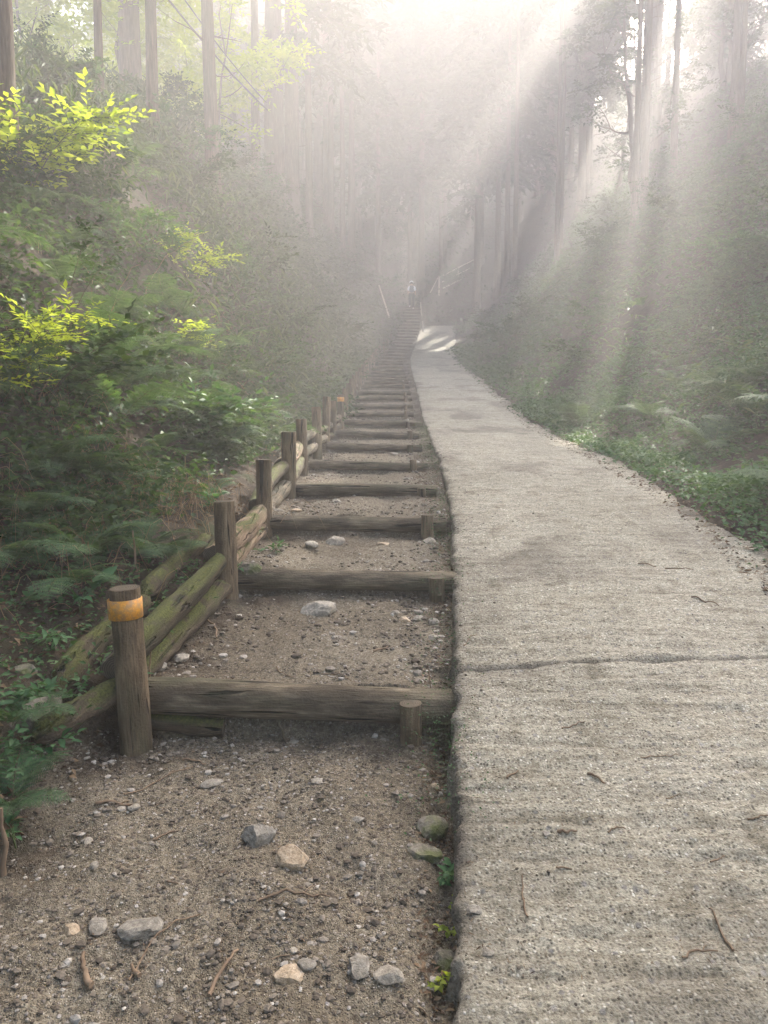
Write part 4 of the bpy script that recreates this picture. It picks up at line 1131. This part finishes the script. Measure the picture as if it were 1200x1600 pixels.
# shrubs massed on both banks
rs = np.random.RandomState(55)
k = 0
for (cnt, ylo, yhi, ulo, uhi, side) in ((26, 5, 14, 0.9, 4.5, 'l'), (34, 12, 42, 0.6, 8, 'l'), (14, 7, 16, 1.2, 5, 'r'), (34, 14, 44, 0.7, 9, 'r'), (26, 48, 66, -9, 9, 'c')):
    for _ in range(cnt):
        y = ylo + (yhi - ylo) * rs.rand() ** 1.2; u = ulo + (uhi - ulo) * rs.rand()
        x = float(xl(y)) - u if side == 'l' else (float(rxr(y)) + u if side == 'r' else 1.6 + u)
        f = 1 + y / 18.0
        if not sun_ok(np.array([[x, y, float(H(x, y)) + 0.5]]), TG, TR, 0.3, 0.7).all(): continue
        h = (0.5 + 0.6 * rs.rand()) * (1 + 0.3 * (y > 14)); r = (0.5 + 0.5 * rs.rand()) * (1 + 0.4 * (y > 14))
        lf_ = (0.65, 1.0, 1.45, 0.85)[k % 4]; f = f * lf_
        lab = {'l': "dark leafy shrub packed into the left bank", 'r': "dull green shrub on the hazy right bank", 'c': "hazy shrub on the slope beyond the stairs"}[side]
        lab = {'l': "dark leafy shrub, ", 'r': "dull green shrub, ", 'c': "hazy shrub, "}[side] + ("small-leaved, ", "", "large-leaved, ", "")[k % 4] + where(x, y, float(H(x, y)) + h * .6, side)
        shrub("shrub", (x, y, float(H(x, y)) - 0.05), h, r, lab, "shrub", {'l': "shrubs on the left bank", 'r': "shrubs on the right bank", 'c': "shrubs beyond the stairs"}[side], M['leaf'] if k % 3 else M['weed'], 6, int(75 + 30 * rs.rand()), 9, 0.055 * f ** 0.7, 0.026 * f ** 0.7, 0.24 * f ** 0.5, 0.5, 300 + k)
        k += 1

# countless undergrowth on the banks
um = MB(); rs = np.random.RandomState(66)
def undergrowth(n, X, Y, hmax, L0, mat=0, seed=0, wr=0.5, k=7):
    rs = np.random.RandomState(seed)
    dens = fbm(X, Y, 1.3, 3) + 0.5
    keep = rs.rand(n) < np.clip(dens * 1.9, 0.3, 1); X, Y = X[keep], Y[keep]; n = len(X)
    z = H(X, Y)
    kp = sun_ok(np.stack([X, Y, z + 0.3], -1), TG, TR, 0.1, 0.9); X, Y, z = X[kp], Y[kp], z[kp]; dk = dens[keep][kp]; n = len(X)
    L = L0 * (0.8 + Y / 16.0); hh = hmax * (0.3 + 0.7 * rs.rand(n)) * np.clip(dk * 1.4, 0.3, 1.3)
    c = np.stack([X, Y, z], -1)[:, None] + np.stack([rs.randn(n, k) * 0.09, rs.randn(n, k) * 0.09, rs.rand(n, k) * hh[:, None]], -1) * np.clip(L / 0.05, 1, 4)[:, None, None] ** [0.8, 0.8, 0]
    a = rs.rand(n, k) * 6.28
    d = np.stack([np.cos(a), np.sin(a), -0.1 + 0.5 * rs.randn(n, k) * 0.6], -1)
    nn = np.array([0, 0, 1.0]) + rs.randn(n, k, 3) * 0.45
    Lk = np.repeat(L, k) * (0.6 + 0.8 * rs.rand(n * k))
    leaf(um, c.reshape(-1, 3), d.reshape(-1, 3), nn.reshape(-1, 3), Lk, Lk * wr, np.repeat(rs.rand(n), k) * 0.5 + 0.5 * rs.rand(n * k), mat=mat)
n = 16000; Y_ = 4.2 + 12 * rs.rand(n) ** 1.2; X_ = xl(Y_) - 0.75 * np.clip(1.3 - Y_ / 14, 0.2, 1) - rs.rand(n) ** 1.0 * 6; undergrowth(n, X_, Y_, 0.45, 0.06, 0, 1, k=8)
n = 900; Y_ = 2.3 + 2.4 * rs.rand(n); X_ = xl(Y_) - 0.22 - rs.rand(n) ** 1.3 * 1.3; undergrowth(n, X_, Y_, 0.10, 0.032, 1, 7, 0.5, k=5)
n = 20000; Y_ = 14 + 32 * rs.rand(n); X_ = xl(Y_) - 0.3 - rs.rand(n) ** 1.1 * 14; undergrowth(n, X_, Y_, 0.9, 0.055, 0, 2)
n = 16000; Y_ = 4.5 + 12 * rs.rand(n) ** 1.3; X_ = rxr(Y_) + 0.05 + rs.rand(n) ** 0.9 * 5; undergrowth(n, X_, Y_, 0.22, 0.042, 1, 3, 0.6, 8)
n = 14000; Y_ = 14 + 32 * rs.rand(n); X_ = rxr(Y_) + 0.1 + rs.rand(n) ** 1.1 * 14; undergrowth(n, X_, Y_, 0.5, 0.05, 1, 4)
n = 16000; Y_ = 47.5 + 45 * rs.rand(n) ** 1.2; X_ = 2 + 60 * (rs.rand(n) - 0.5); undergrowth(n, X_, Y_, 1.0, 0.045, 0, 5)
n = 900; Y_ = 2.3 + 12 * rs.rand(n) ** 1.2; X_ = rxl(Y_) - 0.10 + 0.12 * rs.rand(n); undergrowth(n, X_, Y_, 0.02, 0.012, 1, 8, 0.5, k=4)
uo = um.build("undergrowth", [M['leaf'], M['weed']]); tag(uo, "dense low leafy ground cover over both banks", kind='stuff')

# bamboo grass and dry straw
bmb = MB(); rs = np.random.RandomState(67)
n = 9000; Y_ = 9 + 30 * rs.rand(n) ** 1.1; X_ = xl(Y_) - 0.6 - rs.rand(n) ** 0.8 * 8
kk = fbm(X_, Y_, 3, 2) > -0.08; X_, Y_ = X_[kk], Y_[kk]; n = len(X_)
z = H(X_, Y_); a = rs.rand(n) * 6.28
sizes = 0.15 * (0.7 + 0.6 * rs.rand(n)) * (1 + Y_ / 30)
leaf(bmb, np.stack([X_, Y_, z + 0.3 + 0.75 * rs.rand(n)], -1), np.stack([np.cos(a), np.sin(a), -0.5 - 0.5 * rs.rand(n)], -1), np.array([0, 0, 1.0]) + rs.randn(n, 3) * 0.4, sizes, sizes * 0.17, rs.rand(n), droop=0.25)
n = 3500; Y_ = 7 + 28 * rs.rand(n) ** 1.1; X_ = rxr(Y_) + 1.2 + rs.rand(n) ** 0.8 * 6
z = H(X_, Y_); a = rs.rand(n) * 6.28; sizes = 0.13 * (0.7 + 0.6 * rs.rand(n)) * (1 + Y_ / 30)
leaf(bmb, np.stack([X_, Y_, z + 0.2 + 0.5 * rs.rand(n)], -1), np.stack([np.cos(a), np.sin(a), -0.3 * rs.rand(n)], -1), np.array([0, 0, 1.0]) + rs.randn(n, 3) * 0.3, sizes, sizes * 0.2, rs.rand(n), droop=0.2)
bo_ = bmb.build("bamboo_grass", M['sasa']); tag(bo_, "glinting long-leaved bamboo grass covering the upper banks", kind='stuff')

stm = MB(); rs = np.random.RandomState(68)
for (px, py, n, sp) in ((215, 770, 170, 0.28), (150, 735, 90, 0.2), (60, 870, 110, 0.3), (70, 800, 60, 0.2), (300, 800, 110, 0.25), (110, 640, 60, 0.3), (400, 660, 70, 0.3), (260, 560, 60, 0.4), (120, 450, 50, 0.6), (330, 520, 50, 0.5)):
    p, d = hit(px, py)
    for _ in range(n):
        q = p + [rs.randn() * sp, rs.randn() * sp, 0]; q[2] = float(H(q[0], q[1])) + 0.02
        a = rs.rand() * 6.28; L = 0.12 + 0.25 * rs.rand(); hgt = 0.05 + 0.2 * rs.rand()
        e = np.array([math.cos(a) * L, math.sin(a) * L, 0])
        t = np.linspace(0, 1, 5)[:, None]
        c = q + e * t + np.array([0, 0, 1.0]) * (hgt * 4 * t * (1 - t) - 0.08 * t)
        tube(stm, c, np.linspace(0.0022, 0.0009, 5), 3, cap=False, val=rs.rand())
so = stm.build("dry_straw", M['straw']); tag(so, "matted dry brown fern stalks and straw on the left bank", kind='stuff')

# bare vine-like stems arching on the left bank
rs = np.random.RandomState(69)
for i, (px, py, L, lx, lab) in enumerate([(170, 520, .9, .25, "thin bare stem arching right out of the dim fern"), (230, 470, .8, .35, "slender bare shoot slanting up below the upper maple spray"), (150, 480, .7, -.1, "nearly upright bare shoot left of the slender one"), (330, 690, .5, -.25, "bent pale dead stem left of the hanging fern"), (395, 640, .5, -.2, "crooked pale dead stem beside the leaning fern"), (300, 780, .35, .25, "thin bowed stem above the second post"), (60, 640, .6, .3, "bare arching stem behind the pale fern")]):
    p, d = hit(px, py); t = np.linspace(0, 1, 8)[:, None]
    c = p + np.array([lx * d / 5, 0, 0]) * t ** 1.6 + np.array([0, -0.1, L * d / 7]) * (t - 0.3 * t * t) + rs.randn(8, 3) * 0.012
    mb = MB(); tube(mb, c, np.linspace(0.006, 0.002, 8) * (d / 6), 5, 0.1, i); o = mb.build("bare_stem", M['twig'], origin=p); tag(o, lab, "stem", "bare stems on the left bank")

# ------------------------------------------------------------------ trees
def conifer(base, dia, height, label, group, seed, crown_from=0.45, lean=(0, 0), dens=1.0, curve=0.0, crown_r=2.4, leafL=0.24):
    rs = np.random.RandomState(12000 + seed); base = np.array(base, float); height = min(height, 42 - base[2])
    root = empty("cedar_tree", base, label, "tree", group)
    tm, cm = MB(), MB()
    t = np.linspace(0, 1, 22)
    ctr = np.stack([lean[0] * t + curve * np.sin(t * 6), lean[1] * t, t * height - 0.4], -1)
    rad = dia / 2 * (1 - 0.85 * t) * (1 + 0.5 * np.exp(-t * height / 0.6))
    tube(tm, ctr, rad, 14, 0.05, seed, lump=0.03)
    nb = int(64 * dens); hs = crown_from + (1 - crown_from) * rs.rand(nb) ** 0.85
    az = rs.rand(nb) * 6.28
    S, D_, L_ = [], [], []
    for h, a in zip(hs, az):
        f = (h - crown_from) / (1 - crown_from); L = crown_r * (1.05 - f) ** 0.7 * (0.55 + 0.6 * rs.rand())
        b0 = np.array([np.interp(h, t, ctr[:, 0]), np.interp(h, t, ctr[:, 1]), h * height - 0.4])
        d = np.array([math.cos(a), math.sin(a), 0.1])
        q = np.linspace(0, 1, 5)[:, None]; c = b0 + d * L * q - np.array([0, 0, 1]) * (0.45 * L * q * q - 0.18 * L * q)
        tube(tm, c, np.linspace(0.035, 0.008, 5) * (0.6 + dia), 4, cap=False)
        m = 13; tt = 0.25 + 0.75 * rs.rand(m); pos = b0 + d * L * tt[:, None] - np.array([0, 0, 1]) * (0.45 * L * tt * tt - 0.18 * L * tt)[:, None]
        S.append(pos); D_.append(d * 0.5 + rs.randn(m, 3) * [0.6, 0.6, 0.25] + [0, 0, -0.25]); L_.append(0.35 + 0.4 * rs.rand(m))
    # dead snags under the crown
    for _ in range(7):
        h = crown_from * (0.25 + 0.7 * rs.rand()); a = rs.rand() * 6.28; b0 = np.array([np.interp(h, t, ctr[:, 0]), np.interp(h, t, ctr[:, 1]), h * height - 0.4]); d = np.array([math.cos(a), math.sin(a), -0.05 + 0.4 * rs.rand()]); L = 0.4 + 1.0 * rs.rand()
        tube(tm, b0 + d * np.linspace(0, L + dia / 2, 4)[:, None] + rs.randn(4, 3) * 0.02, np.linspace(0.02, 0.005, 4), 4, cap=False)
    S = np.concatenate(S); D_ = np.concatenate(D_); L_ = np.concatenate(L_)
    k = sun_ok(S + base, TG, TR); S, D_, L_ = S[k], D_[k], L_[k]
    if len(S): spray(cm, rs, S, D_, L_ * (leafL / 0.24) ** 0.5, 9, leafL, leafL * 0.42, 0.5, droop=0.5)
    tm.build("trunk", M['bark'], root)
    if len(S): cm.build("crown", M['cedar'], root)
    return root

def broadleaf(base, dia, height, crown_r, label, group, seed, crown_z=0.55, clusters=70, mat='broad', lean=(0, 0), leafL=0.13, name="broadleaf_tree"):
    rs = np.random.RandomState(14000 + seed); base = np.array(base, float); height = min(height, 42 - base[2])
    root = empty(name, base, label, "tree", group)
    tm, cm = MB(), MB(); t = np.linspace(0, 1, 12)
    wob = np.cumsum(rs.randn(12, 2), 0) * 0.012 * height; wob -= wob[0]
    ctr = np.stack([lean[0] * t + wob[:, 0], lean[1] * t + wob[:, 1], t * height * 0.9 - 0.3], -1)
    tube(tm, ctr, dia / 2 * (1 - 0.8 * t) * (1 + 0.4 * np.exp(-t * height / 0.5)), 10, 0.05, seed)
    top = np.array([lean[0], lean[1], 0]) * 0.8
    cc = norm(rs.randn(clusters, 3)) * (0.35 + 0.65 * rs.rand(clusters, 1) ** 0.5) * [crown_r, crown_r, height * (1 - crown_z) * 0.55] + top + [0, 0, height * (crown_z + (1 - crown_z) * 0.5)]
    cc += rs.randn(clusters, 3) * 0.25
    cc = cc[np.argsort(np.hypot(cc[:, 0] - top[0], cc[:, 1] - top[1]))]
    nodes = [c for c in ctr[3:]]; nr = [dia * 0.22] * len(nodes)
    for c in cc:
        na = np.array(nodes); dd = np.linalg.norm((na - c) * [1, 1, 1.0], axis=1) + np.maximum(na[:, 2] - c[2] + 0.3, 0) * 2
        k_ = int(np.argmin(dd)); b0 = na[k_]; r0 = max(nr[k_] * 0.8, 0.006)
        q = np.linspace(0, 1, 5)[:, None]; m_ = (b0 + c) / 2 + rs.randn(3) * 0.12 + [0, 0, -0.1]
        tube(tm, b0 * (1 - q) ** 2 + 2 * m_ * q * (1 - q) + c * q * q, np.linspace(r0, r0 * 0.6, 5), 5, cap=False)
        nodes.append(c); nr.append(r0 * 0.62)
    m = 9; st = np.repeat(cc, m, 0) + rs.randn(clusters * m, 3) * 0.12; dr = norm(rs.randn(clusters * m, 3) * [1, 1, 0.35] + [0, 0, 0.1])
    k = sun_ok(st + base, TG, TR); st, dr = st[k], dr[k]
    if len(st): spray(cm, rs, st, dr, 0.35 + 0.5 * rs.rand(len(st)), 9, leafL, leafL * 0.5, 0.45, droop=0.25)
    tm.build("trunk", M['bark'], root)
    if len(st): cm.build("crown", M[mat], root)
    return root

def base_at(px, py, off=0.5, dmin=0):
    p, d = hit(px, py, off)
    if p is None:
        d = 62.0; p = P(px, py, d); p[2] = float(H(p[0], p[1]))
    return p, d
cg = "tall cedars on the left bank"
for i, (px, py, wpx, h, cf, lab) in enumerate([
    (8, 165, 30, 24, .5, "cedar trunk cut by the left frame edge"),
    (205, 190, 34, 27, .5, "thick straight cedar trunk, second large one from the left edge"),
    (238, 185, 18, 24, .5, "thinner cedar trunk close to the right of the thick one"),
    (155, 150, 13, 20, .5, "slim dark trunk between the edge cedar and the thick cedar"),
    (333, 270, 22, 22, .5, "pale slightly bowed cedar trunk reaching lowest on the bank"),
    (398, 165, 15, 22, .5, "slim cedar trunk left of the widest trunk"),
    (428, 235, 34, 30, .5, "widest cedar trunk near the top centre, left half of the pair"),
    (455, 240, 26, 28, .5, "cedar trunk standing tight against the widest one's right side"),
    (285, 130, 8, 18, .5, "very slim trunk seen against the bright yellow foliage"),
    (262, 110, 7, 17, .5, "thin pole-like trunk left of the very slim one"),
    (515, 215, 13, 20, .5, "first slender hazy trunk right of the widest cedar pair"),
    (548, 215, 13, 20, .5, "second slender hazy trunk right of the widest cedar pair"),
    ]):
    p, d = base_at(px, py)
    if px in (428, 455, 398, 515, 548):
        d = {428: 33.0, 455: 33.8, 398: 30.0, 515: 42.0, 548: 44.0}[px]; p = P(px, py, d); p[2] = float(H(p[0], p[1]))
    if px == 205: d = 21.0; p = P(px, py, d); p[2] = float(H(p[0], p[1]))
    conifer(p, wpx / FPX * d, h, lab, cg, i, cf, curve=0.05 if i == 4 else 0.02, lean=(-0.5 if i == 4 else 0.1, 0), crown_r=2.0)
rs = np.random.RandomState(808)
for i in range(56):
    y = 52 + 42 * (i + rs.rand()) / 56; x = (-0.42 + 0.62 * rs.rand()) * y + 2; p = (x, y, float(H(x, y)))
    p = clear_trunk(p, 18); conifer(p, 0.22 + 0.25 * rs.rand(), 13 + 8 * rs.rand(), "slender straight trunk fading into haze, " + where(p[0], p[1], p[2] + 6, "c"), "slender trees on the far slope", 100 + i, .3, lean=(rs.randn() * 0.4, 0), dens=1.0, crown_r=2.6, leafL=0.42)
for i in range(12):
    x = -20 + 40 * (i + rs.rand()) / 12; y = 76 + 14 * rs.rand()
    broadleaf((x, y, float(H(x, y))), 0.16, 8 + 3 * rs.rand(), 3.0, "pale leafy tree on the skyline, " + where(x, y, float(H(x, y)) + 3, "c"), "leafy trees on the skyline", 700 + i, .12, 90, 'broad', leafL=0.34)
for i in range(30):  # dense cedars added to shade the sunlit air over the stairs
    y = 45 + 25 * (i + rs.rand()) / 30; x = 5.3 + 8.5 * rs.rand() + (y - 46) * 0.1; p = clear_trunk((x, y, float(H(x, y))), 24)
    conifer(p, 0.35 + 0.2 * rs.rand(), 24, "tall cedar added to shade the haze, " + where(p[0], p[1], p[2] + 6, "r"), "tall cedars right of the stairs' top", 900 + i, .3, dens=1.2, crown_r=3.2, leafL=0.42)
for i in range(22):
    y = 56 + 38 * (i + rs.rand()) / 22; x = -5 + 15 * rs.rand(); p = (x, y, float(H(x, y)))
    p = clear_trunk(p, 18); conifer(p, 0.25 + 0.2 * rs.rand(), 22, "straight trunk half lost in haze, " + where(p[0], p[1], p[2] + 6, "c"), "trees above the head of the stairs", 1100 + i, .15, dens=1.1, crown_r=3.0, leafL=0.5)
for i in range(20):
    y = 50 + 9 * rs.rand(); x = -12 + 22 * (i + rs.rand()) / 20; p = clear_trunk((x, y, float(H(x, y))), 24)
    conifer(p, 0.3 + 0.2 * rs.rand(), 27, "straight trunk half lost in haze, " + where(p[0], p[1], p[2] + 6, "c"), "trees above the head of the stairs", 1700 + i, .22, dens=1.5, crown_r=3.0, leafL=0.46)
for i in range(9):
    y = 36 + 12 * rs.rand(); x = -9.5 + 6.5 * (i + rs.rand()) / 9; p = clear_trunk((x, y, float(H(x, y))), 24)
    conifer(p, 0.25 + 0.2 * rs.rand(), 26, "straight trunk half lost in haze, " + where(p[0], p[1], p[2] + 6, "c"), "trees above the head of the stairs", 1800 + i, .3, dens=1.3, crown_r=2.8, leafL=0.4)
# unseen trees added behind the viewpoint, which keep the light coming from ahead
for i, (x, y, h_) in enumerate(((-5.5, -3, 11), (-1.5, -6.5, 12), (3.6, -5.0, 11), (2.0, -10.5, 14), (-6.8, -0.3, 11))):
    broadleaf((x, y, float(H(x, y))), 0.25, h_, 3.8, "unseen leafy tree added behind the viewpoint to block light from the back", "unseen trees added behind the viewpoint", 1300 + i, .18, 120, 'leaf', leafL=0.26)
for i in range(14):
    y = 58 + 36 * (i + rs.rand()) / 14; x = -y * (0.10 + 0.28 * rs.rand()); p = clear_trunk((x, y, float(H(x, y))), 18)
    conifer(p, 0.3 + 0.2 * rs.rand(), 22, "slender straight trunk fading into haze, " + where(p[0], p[1], p[2] + 6, "c"), "slender trees on the far slope", 1500 + i, .12, dens=1.1, crown_r=3.0, leafL=0.5)
for i in range(7):
    y = 44 + 22 * (i + rs.rand()) / 7; x = y * (0.36 + 0.26 * rs.rand()); p = clear_trunk((x, y, float(H(x, y))), 18)
    conifer(p, 0.25 + 0.15 * rs.rand(), 20, "hazy cedar against the light, " + where(p[0], p[1], p[2] + 6, "r"), "cedars high on the right slope", 1600 + i, .12, dens=0.9, crown_r=2.8, leafL=0.42)
# broadleaved understorey far left, backlit, and unseen trees added over the left bank to darken it
for i in range(18):
    y = 22 + 36 * (i + rs.rand() * 0.6) / 18; x = -y * (0.17 + 0.30 * rs.rand()) - 1; p = (x, y, float(H(x, y)))
    broadleaf(p, 0.12, 6 + 5 * rs.rand(), 2.2 + rs.rand(), "yellow-green broadleaf tree behind the cedar trunks, " + where(p[0], p[1], p[2] + 2, "l"), "bright broadleaf trees behind the cedars", 200 + i, .15, 60, 'lime', leafL=0.2)
for i, (x, y, h_) in enumerate(((-5.2, 3.6, 9.5), (-6.2, 5.2, 10.5), (-7.0, 8.5, 12), (-5.6, 2.0, 9), (-7.6, 12.5, 14))):
    broadleaf((x, y, float(H(x, y))), 0.2, h_, 3.4, "unseen tree added over the left bank to shade it, crown above the picture", "unseen trees added over the left bank", 260 + i, .55, 170, 'leaf', lean=(2.6, 0.3), leafL=0.18)
# right bank trees
for i in range(6):
    y = 30 + 16 * (i + rs.rand()) / 6; x = float(rxr(y)) + 6 + 7.0 * rs.rand()
    broadleaf(clear_trunk((x, y, float(H(x, y))), 10), 0.2 + 0.1 * rs.rand(), 9 + 4 * rs.rand(), 2.8 + rs.rand(), "dim broadleaf tree lost in glare, " + where(x, y, float(H(x, y)) + 3, "r"), "trees on the right slope", 300 + i, .2, 80, 'leaf', leafL=0.2)
for i in range(17):
    y = 26 + 17 * (i + rs.rand()) / 17; x = float(rxr(y)) + 2.5 + 6.0 * rs.rand()
    conifer(clear_trunk((x, y, float(H(x, y))), 24), 0.2 + 0.13 * rs.rand(), 26, "grey cedar trunk on the right slope, " + where(x, y, float(H(x, y)) + 3, "r"), "cedars on the right slope", 400 + i, .56, dens=1.3, crown_r=2.6, leafL=0.32)
for i in range(12):
    px = 560 + 300 * rs.rand(); py = 220 + 90 * rs.rand(); p, d = base_at(px, py)
    broadleaf(p, 0.16, 8 + 4 * rs.rand(), 2.6, "pale leafy tree in haze, " + where(p[0], p[1], p[2] + 3, "c"), "hazy trees beyond the stairs", 500 + i, .25, 60, 'leaf', leafL=0.18)

# ------------------------------------------------------------------ cables on the left
for i, (a, b, lab) in enumerate((((240, -30, 17), (418, 172, 24), "lower of two dark cables slanting down across the cedar trunks"), ((268, -30, 17.2), (416, 160, 24), "upper thinner cable slanting down across the cedar trunks"))):
    A, B = P(*a), P(*b); t = np.linspace(0, 1, 14)[:, None]
    c = A * (1 - t) + B * t - np.array([0, 0, 1.0]) * 0.5 * t * (1 - t)
    mb = MB(); tube(mb, c, 0.026 if i == 0 else 0.018, 6); o = mb.build("cable", M['cable'], origin=A); tag(o, lab, "cable", "cables through the trees")

# ------------------------------------------------------------------ far handrail, poles
def pole(mb, a, b, r, sides=8): tube(mb, np.linspace(a, b, 4), r, sides, 0.03, 5)
hb = P(686, 461, 49.5); hr = empty("handrail", hb, "bleached wooden handrail climbing right beyond the top of the stairs", "handrail")
p0t = P(686, 433, 49.5)
def hpart(name, a, b, r):
    o = log_mesh(name, float(np.linalg.norm(np.subtract(b, a))), r, r, M['rail'], hr, 5, sides=8, seg=4, lump=0, bend=0)
    sub(o, a, b)
hpart("post", hb - [0, 0, 0.4], p0t + [0, 0, 0.08], 0.06)
hpart("brace", P(672, 458, 49.3), P(684, 434, 49.4), 0.035)
hpart("top_rail", p0t - [0.05, 0, 0.05], P(742, 405, 52.5), 0.04)
hpart("middle_rail", P(690, 441, 49.6), P(745, 414, 52.5), 0.035)
hpart("lower_rail", P(691, 451, 49.7), P(748, 414 + 8, 52.5), 0.045)
hpart("post", P(716, 452, 51.0) - [0, 0, .3], P(716, 417, 51.0), 0.05)
hpart("post", P(741, 440, 52.4) - [0, 0, .3], P(741, 405, 52.4), 0.05)
def lone(name, a, b, r, lab, mat='rail'):
    o = log_mesh(name, float(np.linalg.norm(np.subtract(b, a))), r, r * .8, M[mat], None, 15, sides=8, seg=6, lump=0.02, bend=0.01); o.matrix_basis = aligned(a, b); tag(o, lab, "pole")
lone("leaning_pole", P(608, 496, 42.5), P(592, 445, 42.0), 0.05, "pale pole leaning left beside the upper stairs")
for (a, b, D, lab) in ((490, 472, 46.0, "short pale marker post at the upper right edge of the stairs"), (520, 502, 43.4, "short pale marker post at the right edge where the stairs steepen")):
    q = P(658 if a < 500 else 661, a, D); lone("marker_post", q - [0, 0, .2], P(657 if a < 500 else 660, b, D), 0.05, lab)

# ------------------------------------------------------------------ hiker at the top of the stairs
ft = P(643, 477, 46.2); fz = float(gz(ft[0], ft[1])); ft = np.array([ft[0], ft[1], fz])
person = empty("person", ft, "hiker in a white cap and white shirt with a dark rucksack, climbing the top steps", "person")
def skinned(name, verts, edges, radii, mat, root=0, sub_=2):
    me = bpy.data.meshes.new(name); me.from_pydata([tuple(v) for v in verts], edges, []); me.update()
    o = bpy.data.objects.new(name, me); C.objects.link(o); o.parent = person
    m = o.modifiers.new("skin", 'SKIN'); m.use_smooth_shade = True
    for i, r in enumerate(radii):
        me.skin_vertices[0].data[i].radius = (r, r) if isinstance(r, float) else r
    me.skin_vertices[0].data[root].use_root = True
    s = o.modifiers.new("sub", 'SUBSURF'); s.levels = sub_; s.render_levels = sub_
    me.materials.append(mat); return o
# facing away (+Y), left foot one step up
BV = [(0, 0, .93), (0, .02, 1.12), (0, .04, 1.3), (0, .05, 1.42), (0, .05, 1.5), (0, .07, 1.60), (0, .07, 1.68),
      (-.17, .04, 1.38), (-.22, .0, 1.1), (-.2, .12, .88), (.17, .04, 1.38), (.23, -.02, 1.1), (.22, .1, .87),
      (-.1, .0, .88), (-.11, .16, .56), (-.11, .10, .22), (-.11, .22, .20), (.1, 0, .88), (.11, .02, .48), (.11, -.04, .07), (.11, .08, .03)]
BE = [(0, 1), (1, 2), (2, 3), (3, 4), (4, 5), (5, 6), (3, 7), (7, 8), (8, 9), (3, 10), (10, 11), (11, 12), (0, 13), (13, 14), (14, 15), (15, 16), (0, 17), (17, 18), (18, 19), (19, 20)]
BR = [(.13, .09), (.12, .085), (.14, .09), (.10, .07), .05, .085, .07, .06, .042, .03, .06, .042, .03, .085, .058, .04, .035, .085, .058, .04, .035]
skinned("body", BV, BE, BR, M['skin'])
def part_of(idx, name, grow, mat, extra=None):
    mp = {a: i for i, a in enumerate(idx)}
    skinned(name, [BV[a] for a in idx], [(mp[a], mp[b]) for a, b in BE if a in mp and b in mp], [tuple(x + grow for x in (BR[a] if isinstance(BR[a], tuple) else (BR[a], BR[a]))) for a in idx], mat)
part_of([1, 2, 3, 7, 8, 10, 11], "shirt", .022, M['white_cloth'])
part_of([0, 13, 14, 15, 17, 18, 19], "trousers", .022, M['dark_cloth'])
mb = MB()
V, F = ICO[3]
mb.add(V * [.05, .13, .05] + [.11, .04, .04], F); mb.add(V * [.05, .13, .05] + [-.11, .18, .21], F); mb.build("shoes", M['pale_shoe'], person)
mb = MB(); hv = V * [.105, .12, .09]; hv[:, 2] = np.maximum(hv[:, 2], 0); mb.add(hv + [0, .07, 1.665], F)
br = V * [.15, .17, .012]; mb.add(br + [0, .09, 1.665], F); mb.build("cap", M['white_cloth'], person)
mb = MB(); mb.add(V * [.088, .095, .10] + [0, .055, 1.62], F); mb.build("hair", M['hair'], person)
mb = MB(); bx = np.sign(V) * np.abs(V) ** 0.55; mb.add(bx * [.13, .085, .22] + [0, -.12, 1.2], F); pk = mb.build("backpack", M['grey_cloth'], person)
mb = MB(); mb.add(bx * [.09, .03, .09] + [0, -.215, 1.1], F); mb.build("pocket", M['grey_cloth'], pk)

# ------------------------------------------------------------------ the air
mb = MB()  # haze volume, partly a stand-in for veiling glare in the lens
x0, x1, y0, y1, z0, z1 = -72, 76, -15, 101, -12, 43
vv = np.array([(x, y, z) for z in (z0, z1) for y in (y0, y1) for x in (x0, x1)], float)
mb.add(vv, [[0, 2, 3, 1], [4, 5, 7, 6], [0, 1, 5, 4], [2, 6, 7, 3], [0, 4, 6, 2], [1, 3, 7, 5]])
b = N("haze_air"); pv = b.n("ShaderNodeVolumePrincipled"); pv.inputs['Density'].default_value = HAZE_DENSITY; pv.inputs['Color'].default_value = (*HAZE_COLOR, 1); pv.inputs['Anisotropy'].default_value = HAZE_ANISO
b.l(pv.outputs[0], b.out.inputs['Volume'])
hz = mb.build("haze", b.m, smooth=False); tag(hz, "thin sunlit morning haze filling the valley, partly standing in for lens glare", kind='stuff')
